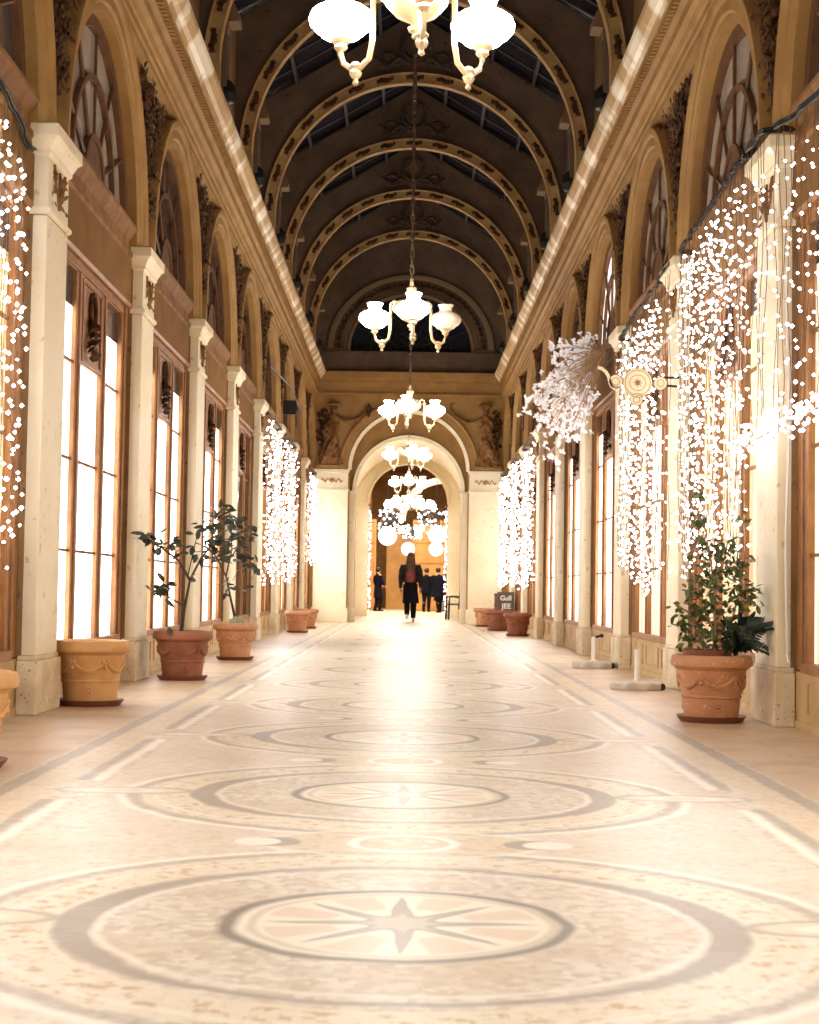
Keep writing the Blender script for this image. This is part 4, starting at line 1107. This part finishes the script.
# ------------------------------------------------------------------ slate board, crate
b = MB(); b.box(-.16, .19, -.24, .24, 0, .78)
for z in (.05, .28, .50, .72): b.box(-.17, .20, -.25, .25, z, z+.03)
o = b.build('wooden_crate', M['crate']); o.location = (2.11, 36.2, 0); tag(o, 'tall brown wooden crate standing behind the slate board', 'crate')
root = empty('slate_board', P(506, 600, 35.55), label='small slate board with white chalk writing above the far red pots', cat='sign'); root.rotation_euler = (-.08, 0, 0)
root.location.z = 0; zc = .60
b = MB(); b.box(-.17, .17, 0, .02, zc-.2, zc+.2); b.build('board', M['chalk'], root)
b = MB(); b.box(-.18, .18, -.005, .025, zc+.19, zc+.215); b.box(-.18, .18, -.005, .025, zc-.215, zc-.19); b.box(-.185, -.165, -.005, .025, zc-.215, zc+.215); b.box(.165, .185, -.005, .025, zc-.215, zc+.215)
b.box(-.15, -.12, .0, .03, 0, zc-.2); b.box(.12, .15, .0, .03, 0, zc-.2); b.build('board_frame', M['crate'], root)
def textobj(s_, size, loc, matl, parent, name='chalk_writing'):
    cu = bpy.data.curves.new(name, 'FONT'); cu.body = s_; cu.size = size; cu.align_x = 'CENTER'; cu.extrude = .002; cu.offset = .004
    t = bpy.data.objects.new('text', cu); COL.objects.link(t); bpy.context.view_layer.update()
    me = bpy.data.meshes.new_from_object(t.evaluated_get(bpy.context.evaluated_depsgraph_get())); bpy.data.objects.remove(t)
    me.materials.clear(); me.materials.append(matl); o = bpy.data.objects.new(name, me); COL.objects.link(o)
    o.parent = parent; o.location = loc; o.rotation_euler = (PI/2, 0, 0); return o
textobj('Gull', .15, (0, -.006, zc+.03), M['chalk_white'], root); textobj('JEE', .16, (.01, -.006, zc-.15), M['chalk_white'], root)

# ------------------------------------------------------------------ small wall things
b = MB()
pts = [(2.39, 10.22, 3.0)]+[(2.38+.008*math.sin(z*4), 10.22+.012*math.sin(z*3), z) for z in [3-.15*i for i in range(1, 18)]]+[(2.38, 10.15, .40)]
b.tube(pts, .010, 6); tag(b.build('cable', M['white_wire']), 'thin white cable running down beside the nearest right pilaster', 'cable')
# dark iron tie rod and plate on the far left arches
b = MB(); b.tube([(-2.30, 26.5, 4.45), (-2.16, 29.2, 4.45), (-2.24, 33.8, 4.45)], .015, 6); 
tag(b.build('iron_tie_rod', M['iron']), 'thin dark iron rod across the far left arches', 'rod')
b = MB(); b.box(-2.40, -2.12, 30.2, 30.28, 4.05, 4.30); b.box(-2.44, -2.38, 30.15, 30.33, 4.0, 4.35); b.box(-2.40, -2.12, 30.19, 30.29, 4.28, 4.31)
tag(b.build('iron_bracket_plate', M['iron']), 'dark iron plate jutting from the far left wall above the light curtains', 'bracket')

# ------------------------------------------------------------------ people
def skin_body(name, joints, bones, matl, parent, sub=2):
    me = bpy.data.meshes.new(name); me.from_pydata([j[0] for j in joints], bones, []); me.materials.append(matl)
    o = bpy.data.objects.new(name, me); COL.objects.link(o); o.parent = parent
    m = o.modifiers.new('skin', 'SKIN'); m.use_smooth_shade = True
    me.skin_vertices or o.data
    sv = me.skin_vertices[0].data if me.skin_vertices else None
    if sv is None:
        bpy.context.view_layer.objects.active = o; sv = o.data.skin_vertices[0].data
    for i, j in enumerate(joints): r = j[1]; sv[i].radius = r if isinstance(r, tuple) else (r, r); sv[i].use_root = (i == 0)
    s_ = o.modifiers.new('sub', 'SUBSURF'); s_.levels = sub; s_.render_levels = sub
    return o
def person(loc, rz, label, h=1.68, stride=.16, coat=None, skirt=None, leg='black', shoe='black', hair='hair_dark', long_hair=False, bag=None, lean=0, coat_len=.85, arm='down', bulky=1.0):
    root = empty('person', loc, rz, label=label, cat='person', group=None); s = h/1.7
    V = lambda x, y, z: (x*s, (y+lean*max(0, z-.9))*s, z*s)
    # facing +y
    j = [(V(0, 0, .95), (.13*s, .10*s)), (V(0, .01, 1.12), (.115*s, .085*s)), (V(0, .01, 1.32), (.145*s, .095*s)), (V(0, .0, 1.44), (.09*s, .07*s)), (V(0, .0, 1.50), .048*s), (V(0, .02, 1.58), (.07*s, .085*s)), (V(0, .015, 1.67), (.06*s, .075*s))]
    bn = [(0, 1), (1, 2), (2, 3), (3, 4), (4, 5), (5, 6)]
    for sg in (-1, 1):
        f = sg*stride; i = len(j)
        if arm == 'front' : hx, hy, hz, ex, ey, ez = .10, .28, 1.08, .22, .02, 1.10
        else: hx, hy, hz, ex, ey, ez = .25, -f*.7+.06, .84, .235, -f*.3-.03, 1.10
        j += [(V(sg*.17, 0, 1.40), .055*s), (V(sg*ex, ey, ez), .042*s), (V(sg*hx, hy, hz), .028*s), (V(sg*hx*.98, hy+.02, hz-.07), (.035*s, .018*s))]
        bn += [(3, i), (i, i+1), (i+1, i+2), (i+2, i+3)]
        kf = .06 if f > 0 else .02
        i = len(j); lift = .10 if f < 0 and abs(stride) > .05 else 0
        j += [(V(sg*.09, 0, .88), .085*s), (V(sg*.085, f*.6+kf, .49+lift*.2), .060*s), (V(sg*.08, f*1.2-(.05 if f < 0 else 0), .09+lift), .038*s), (V(sg*.085, f*1.2+.14-(.06 if f < 0 else 0), .03+lift*.35), (.04*s, .028*s))]
        bn += [(0, i), (i, i+1), (i+1, i+2), (i+2, i+3)]
        # five fingers as short chains rooted in the palm
        hh = V(sg*hx*.98, hy+.02, hz-.07)
        for q in range(5):
            i = len(j); off = (q-2)*.016; L_ = (.05, .075, .082, .076, .06)[q]
            if q == 0: j += [((hh[0]-sg*.02*s, hh[1]+.04*s, hh[2]+.01*s), .010*s), ((hh[0]-sg*.03*s, hh[1]+.06*s, hh[2]-.025*s), .008*s)]
            else: j += [((hh[0], hh[1]+off*s*-1, hh[2]-.04*s), .009*s), ((hh[0]-sg*.015*s, hh[1]+off*s*-1+.008*s, hh[2]-L_*s-.02*s), .007*s)]
            arm_hand = [k_ for k_, jj in enumerate(j) if jj[0] == hh][0]
            bn += [(arm_hand, i), (i, i+1)]
    skin_body('body', j, bn, M['skin'], root)
    # trousers and shoes
    for sg in (-1, 1):
        f = sg*stride; kf = .06 if f > 0 else .02; lift = .10 if f < 0 and abs(stride) > .05 else 0
        b = MB(); b.tube([V(sg*.085, 0, .93), V(sg*.09, f*.3+kf*.5, .70), V(sg*.085, f*.6+kf, .49+lift*.2), V(sg*.08, f*.95+kf*.4, .28+lift*.6), V(sg*.08, f*1.2-(.05 if f < 0 else 0), .09+lift)], [.105*s, .100*s, .082*s, .074*s, .062*s], 12)
        b.build('trouser_leg', M[leg], root, smooth=True)
        ax_, ay, az = V(sg*.08, f*1.2-(.05 if f < 0 else 0), .0+lift*.6)
        b = MB(); b.loft([[(ax_+w_*math.cos(a)*s, ay+yy*s, az+max(0.0, (hgt*(.5+.5*math.sin(a))))*s) for a in [2*PI*q/10 for q in range(10)]] for yy, w_, hgt in ((-.07, .025, .07), (-.04, .045, .11), (.02, .045, .11), (.09, .048, .07), (.15, .042, .055), (.19, .02, .03))])
        b.build('shoe', M[shoe], root, smooth=True)
    def ell(prof, name, m_, n=26, folds=0, back=0):
        b = MB(); rings = []
        for z, rx, ry, *o_ in prof:
            oy = o_[0] if o_ else 0; fa = folds*max(0, (1.05-z))
            rings.append([V(rx*math.cos(a)*(1+fa*math.sin(a*7+z*3)), ry*math.sin(a)*(1+fa*math.sin(a*7+z*3))+oy, z) for a in [2*PI*q/n for q in range(n)]])
        b.loft(rings); return b.build(name, m_, root, smooth=True)
    if skirt: ell([(.46, .20, .19), (.60, .19, .175), (.80, .175, .145), (.95, .155, .12), (1.02, .14, .105)], 'skirt', M[skirt], folds=.22)
    if coat:
        z0 = coat_len; B = bulky
        ell([(z0, .205*B, .16*B), (z0+.10, .20*B, .155*B), (1.06, .17*B, .13*B), (1.18, .175*B, .135*B), (1.32, .205*B, .14*B), (1.41, .20*B, .12*B), (1.455, .12, .09), (1.49, .07, .07)], 'coat', M[coat], folds=.12)
        for sg in (-1, 1):
            f = sg*stride
            if arm == 'front': pts = [V(sg*.165, 0, 1.40), V(sg*.23, -.01, 1.25), V(sg*.235, .02, 1.10), V(sg*.17, .16, 1.08), V(sg*.11, .26, 1.08)]
            else: pts = [V(sg*.165, 0, 1.41), V(sg*.225, -f*.1-.01, 1.27), V(sg*.245, -f*.3-.03, 1.10), V(sg*.25, -f*.5+.02, .96), V(sg*.25, -f*.7+.06, .86)]
            b = MB(); b.tube(pts, [.075*s*B, .070*s*B, .060*s*B, .052*s, .045*s], 12); b.build('sleeve', M[coat], root, smooth=True)
    # hair: cap and, if long, a fall down the back
    b = MB(); b.ball(V(0, -.005, 1.655), .103*s, 16, sy=1.08, sz=1.05)
    if long_hair:
        b.loft([[V(rx*math.cos(a), -.07+ry*math.sin(a)+oy, z) for a in [2*PI*q/18 for q in range(18)]] for z, rx, ry, oy in ((1.70, .06, .05, .06), (1.62, .105, .08, .03), (1.52, .115, .07, .0), (1.42, .125, .055, -.04), (1.32, .12, .045, -.065), (1.24, .09, .035, -.075), (1.18, .04, .02, -.075))])
    b.build('hair', M[hair], root, smooth=True)
    b = MB()
    b.tube([V(0, .095, 1.625), V(0, .122, 1.60), V(0, .10, 1.592)], [.012*s, .016*s, .010*s], 6)
    for sg in (-1, 1): b.ball(V(sg*.078, .01, 1.61), .022*s, 8, sx=.5)
    b.build('face', M['skin'], root)
    if bag:
        b = MB(); b.loft([[V(rx*math.cos(a), -.21+.07*math.sin(a), z) for a in [2*PI*q/16 for q in range(16)]] for z, rx in ((.98, .05), (1.00, .11), (1.10, .125), (1.22, .115), (1.28, .08), (1.30, .03))])
        bg = b.build('backpack', M[bag], root, smooth=True)
        b = MB()
        for sg in (-1, 1): b.tube([V(sg*.06, -.17, 1.27), V(sg*.10, -.14, 1.40), V(sg*.11, -.02, 1.47), V(sg*.12, .10, 1.38)], .014*s, 6)
        b.build('strap', M['black'], bg)
    return root
person((.09, 42.6, 0), 0, 'person walking away with long brown hair, dark jacket, skirt and red backpack', 1.76, stride=.13, coat='jacket', skirt='black', shoe='white_shoe', hair='hair', long_hair=True, bag='red_bag', coat_len=.98, bulky=1.12)
person((-1.10, 62, 0), -.9, 'person in a long dark coat standing at the left edge of the last arch', 1.62, stride=.03, coat='navy', coat_len=.55, arm='front')
person((1.20, 60.5, 0), .5, 'person in a wide navy coat bending forward in the far group on the right', 1.62, stride=.05, coat='navy', skirt='navy', coat_len=.60, lean=.16, bulky=1.75, arm='front', leg='black')
person((.74, 62, 0), -.3, 'person in a dark coat beside the walker, left one of the far group', 1.62, stride=.05, coat='navy', coat_len=.75, bulky=1.1)
person((1.50, 63.5, 0), .2, 'person in black at the far right of the far group', 1.5, stride=.05, coat='black', leg='jeans', coat_len=.7)

# dark chair at the right of the passage
def chair():
    root = empty('chair', (1.34, 46.2, 0), math.radians(100), label='dark wooden chair against the right side of the passage', cat='chair')
    b = MB(); b.box(-.20, .20, -.20, .20, .42, .46); b.build('seat', M['chair'], root, bevel=.008)
    b = MB()
    for x in (-.18, .18): b.tube([(x, -.19, .44), (x, -.22, .92)], .030, 6)
    b.box(-.20, .20, -.24, -.20, .56, .94); b.build('backrest', M['chair'], root)
    for x in (-.18, .18):
        for y in (-.18, .18):
            b = MB(); b.tube([(x, y, .43), (x*1.08, y*1.08, 0)], .030, 6); b.build('leg', M['chair'], root)
    b = MB(); b.box(-.18, .18, .165, .185, .2, .225); b.box(-.18, .18, -.185, -.165, .2, .225); b.build('stretcher', M['chair'], root)
    for x in (-.20, .20):
        b = MB(); b.tube([(x, -.20, .62), (x, 0, .66), (x, .17, .64), (x, .19, .44)], .028, 6); b.build('armrest', M['chair'], root)
    return root
chair()

# ------------------------------------------------------------------ far hall lights
for (px, py, r, Y, lb) in ((387.5, 536, 9.3, 55, 'large glowing paper ball hanging on the left of the far hall'), (408, 549, 6.6, 57, 'small glowing paper ball hanging just above the walker'),
                          (437, 535, 8.6, 55, 'large glowing paper ball hanging on the right of the far hall'), (436, 549, 7.0, 54, 'small glowing paper ball hanging directly under the right large one')):
    c = P(px, py, Y); root = empty('ball_lamp', c, label=lb, cat='lamp', group='glowing paper balls'); R = r*Y/1630
    b = MB(); b.ball((0, 0, 0), R, 20); b.build('paper_shade', M['ball'], root, smooth=True)
    b = MB(); b.tube([(0, 0, R), (0, 0, 6.2-c.z)], .008, 4); b.build('cord', M['black_wire'], root)
    b = MB()
    for i in range(14):
        a = random.uniform(0, 2*PI); e = random.uniform(-.7, .7); b.ball((R*math.cos(a)*math.cos(e), R*math.sin(a)*math.cos(e), R*math.sin(e)), R*.07, 5)
    b.build('dots', M['chair'], root)
# row of small globes on a ring (far chandelier) and light tangles
c = P(410, 506, 54); root = empty('ring_chandelier', c, label='wide far chandelier whose globes form a bright row across the last arch', cat='chandelier')
b = MB(); b.tube([(.75*math.cos(a), .75*math.sin(a), -.10) for a in [2*PI*i/24 for i in range(25)]], .02, 6); b.tube([(0, 0, -.1), (0, 0, 6.2-c.z)], .015, 5)
for i in range(3): a = 2*PI*i/3; b.tube([(.75*math.cos(a), .75*math.sin(a), -.1), (0, 0, .5)], .012, 5)
b.build('ring', M['chain'], root)
for i in range(8):
    a = 2*PI*i/8+.2; b = MB(); b.lathe([(.03, -.1), (.11, -.04), (.14, .03), (.10, .10), (.06, .13), (.07, .18)], (.75*math.cos(a), .75*math.sin(a), 0), 14); b.build('glass_globe', M['glass_shade'], root, smooth=True)
for (px, py, rx, rz_, Y, lb) in ((391, 521, 13, 12, 56, 'tangled light garland on the left above the far hall'), (432, 519, 14, 15, 56, 'tangled light garland on the right above the far hall'), (412, 532, 10, 7, 59, 'tangled light garland in the middle above the walker')):
    c = P(px, py, Y); rnd = random.Random(px); b = MB(); sx, sz = rx*Y/1630, rz_*Y/1630
    for q in range(7):
        pts = [(rnd.uniform(-sx, sx), rnd.uniform(-.3, .3), rnd.uniform(-sz, sz)) for i in range(5)]; b.tube(pts, .02, 4)
    for q in range(60): b.octa((rnd.uniform(-sx, sx), rnd.uniform(-.3, .3), rnd.uniform(-sz, sz)), .035, 1)
    for sx_ in (-.3, .3): b.tube([(sx_*sx, 0, 0), (sx_*sx, 0, 6.19-c.z)], .006, 4)
    o = b.build('light_tangle', [M['black_wire'], M['bulb']]); o.location = c; tag(o, lb, 'string lights', 'light tangles in the far hall')

# ------------------------------------------------------------------ added fill: unseen area lights that brighten the far hall and the passage
def area(name, loc, rot, sx, sy, e, col):
    l = bpy.data.lights.new(name, 'AREA'); l.shape = 'RECTANGLE'; l.size = sx; l.size_y = sy; l.energy = e; l.color = col
    o = bpy.data.objects.new(name, l); COL.objects.link(o); o.location = loc; o.rotation_euler = rot; return o
area('hall_fill_light', (0, 60, 6.1), (0, 0, 0), 4, 14, 800, (1, .88, .70))
area('passage_fill_light', (0, 45.5, 4.6), (0, 0, 0), 1, 7, 50, (1, .93, .84))
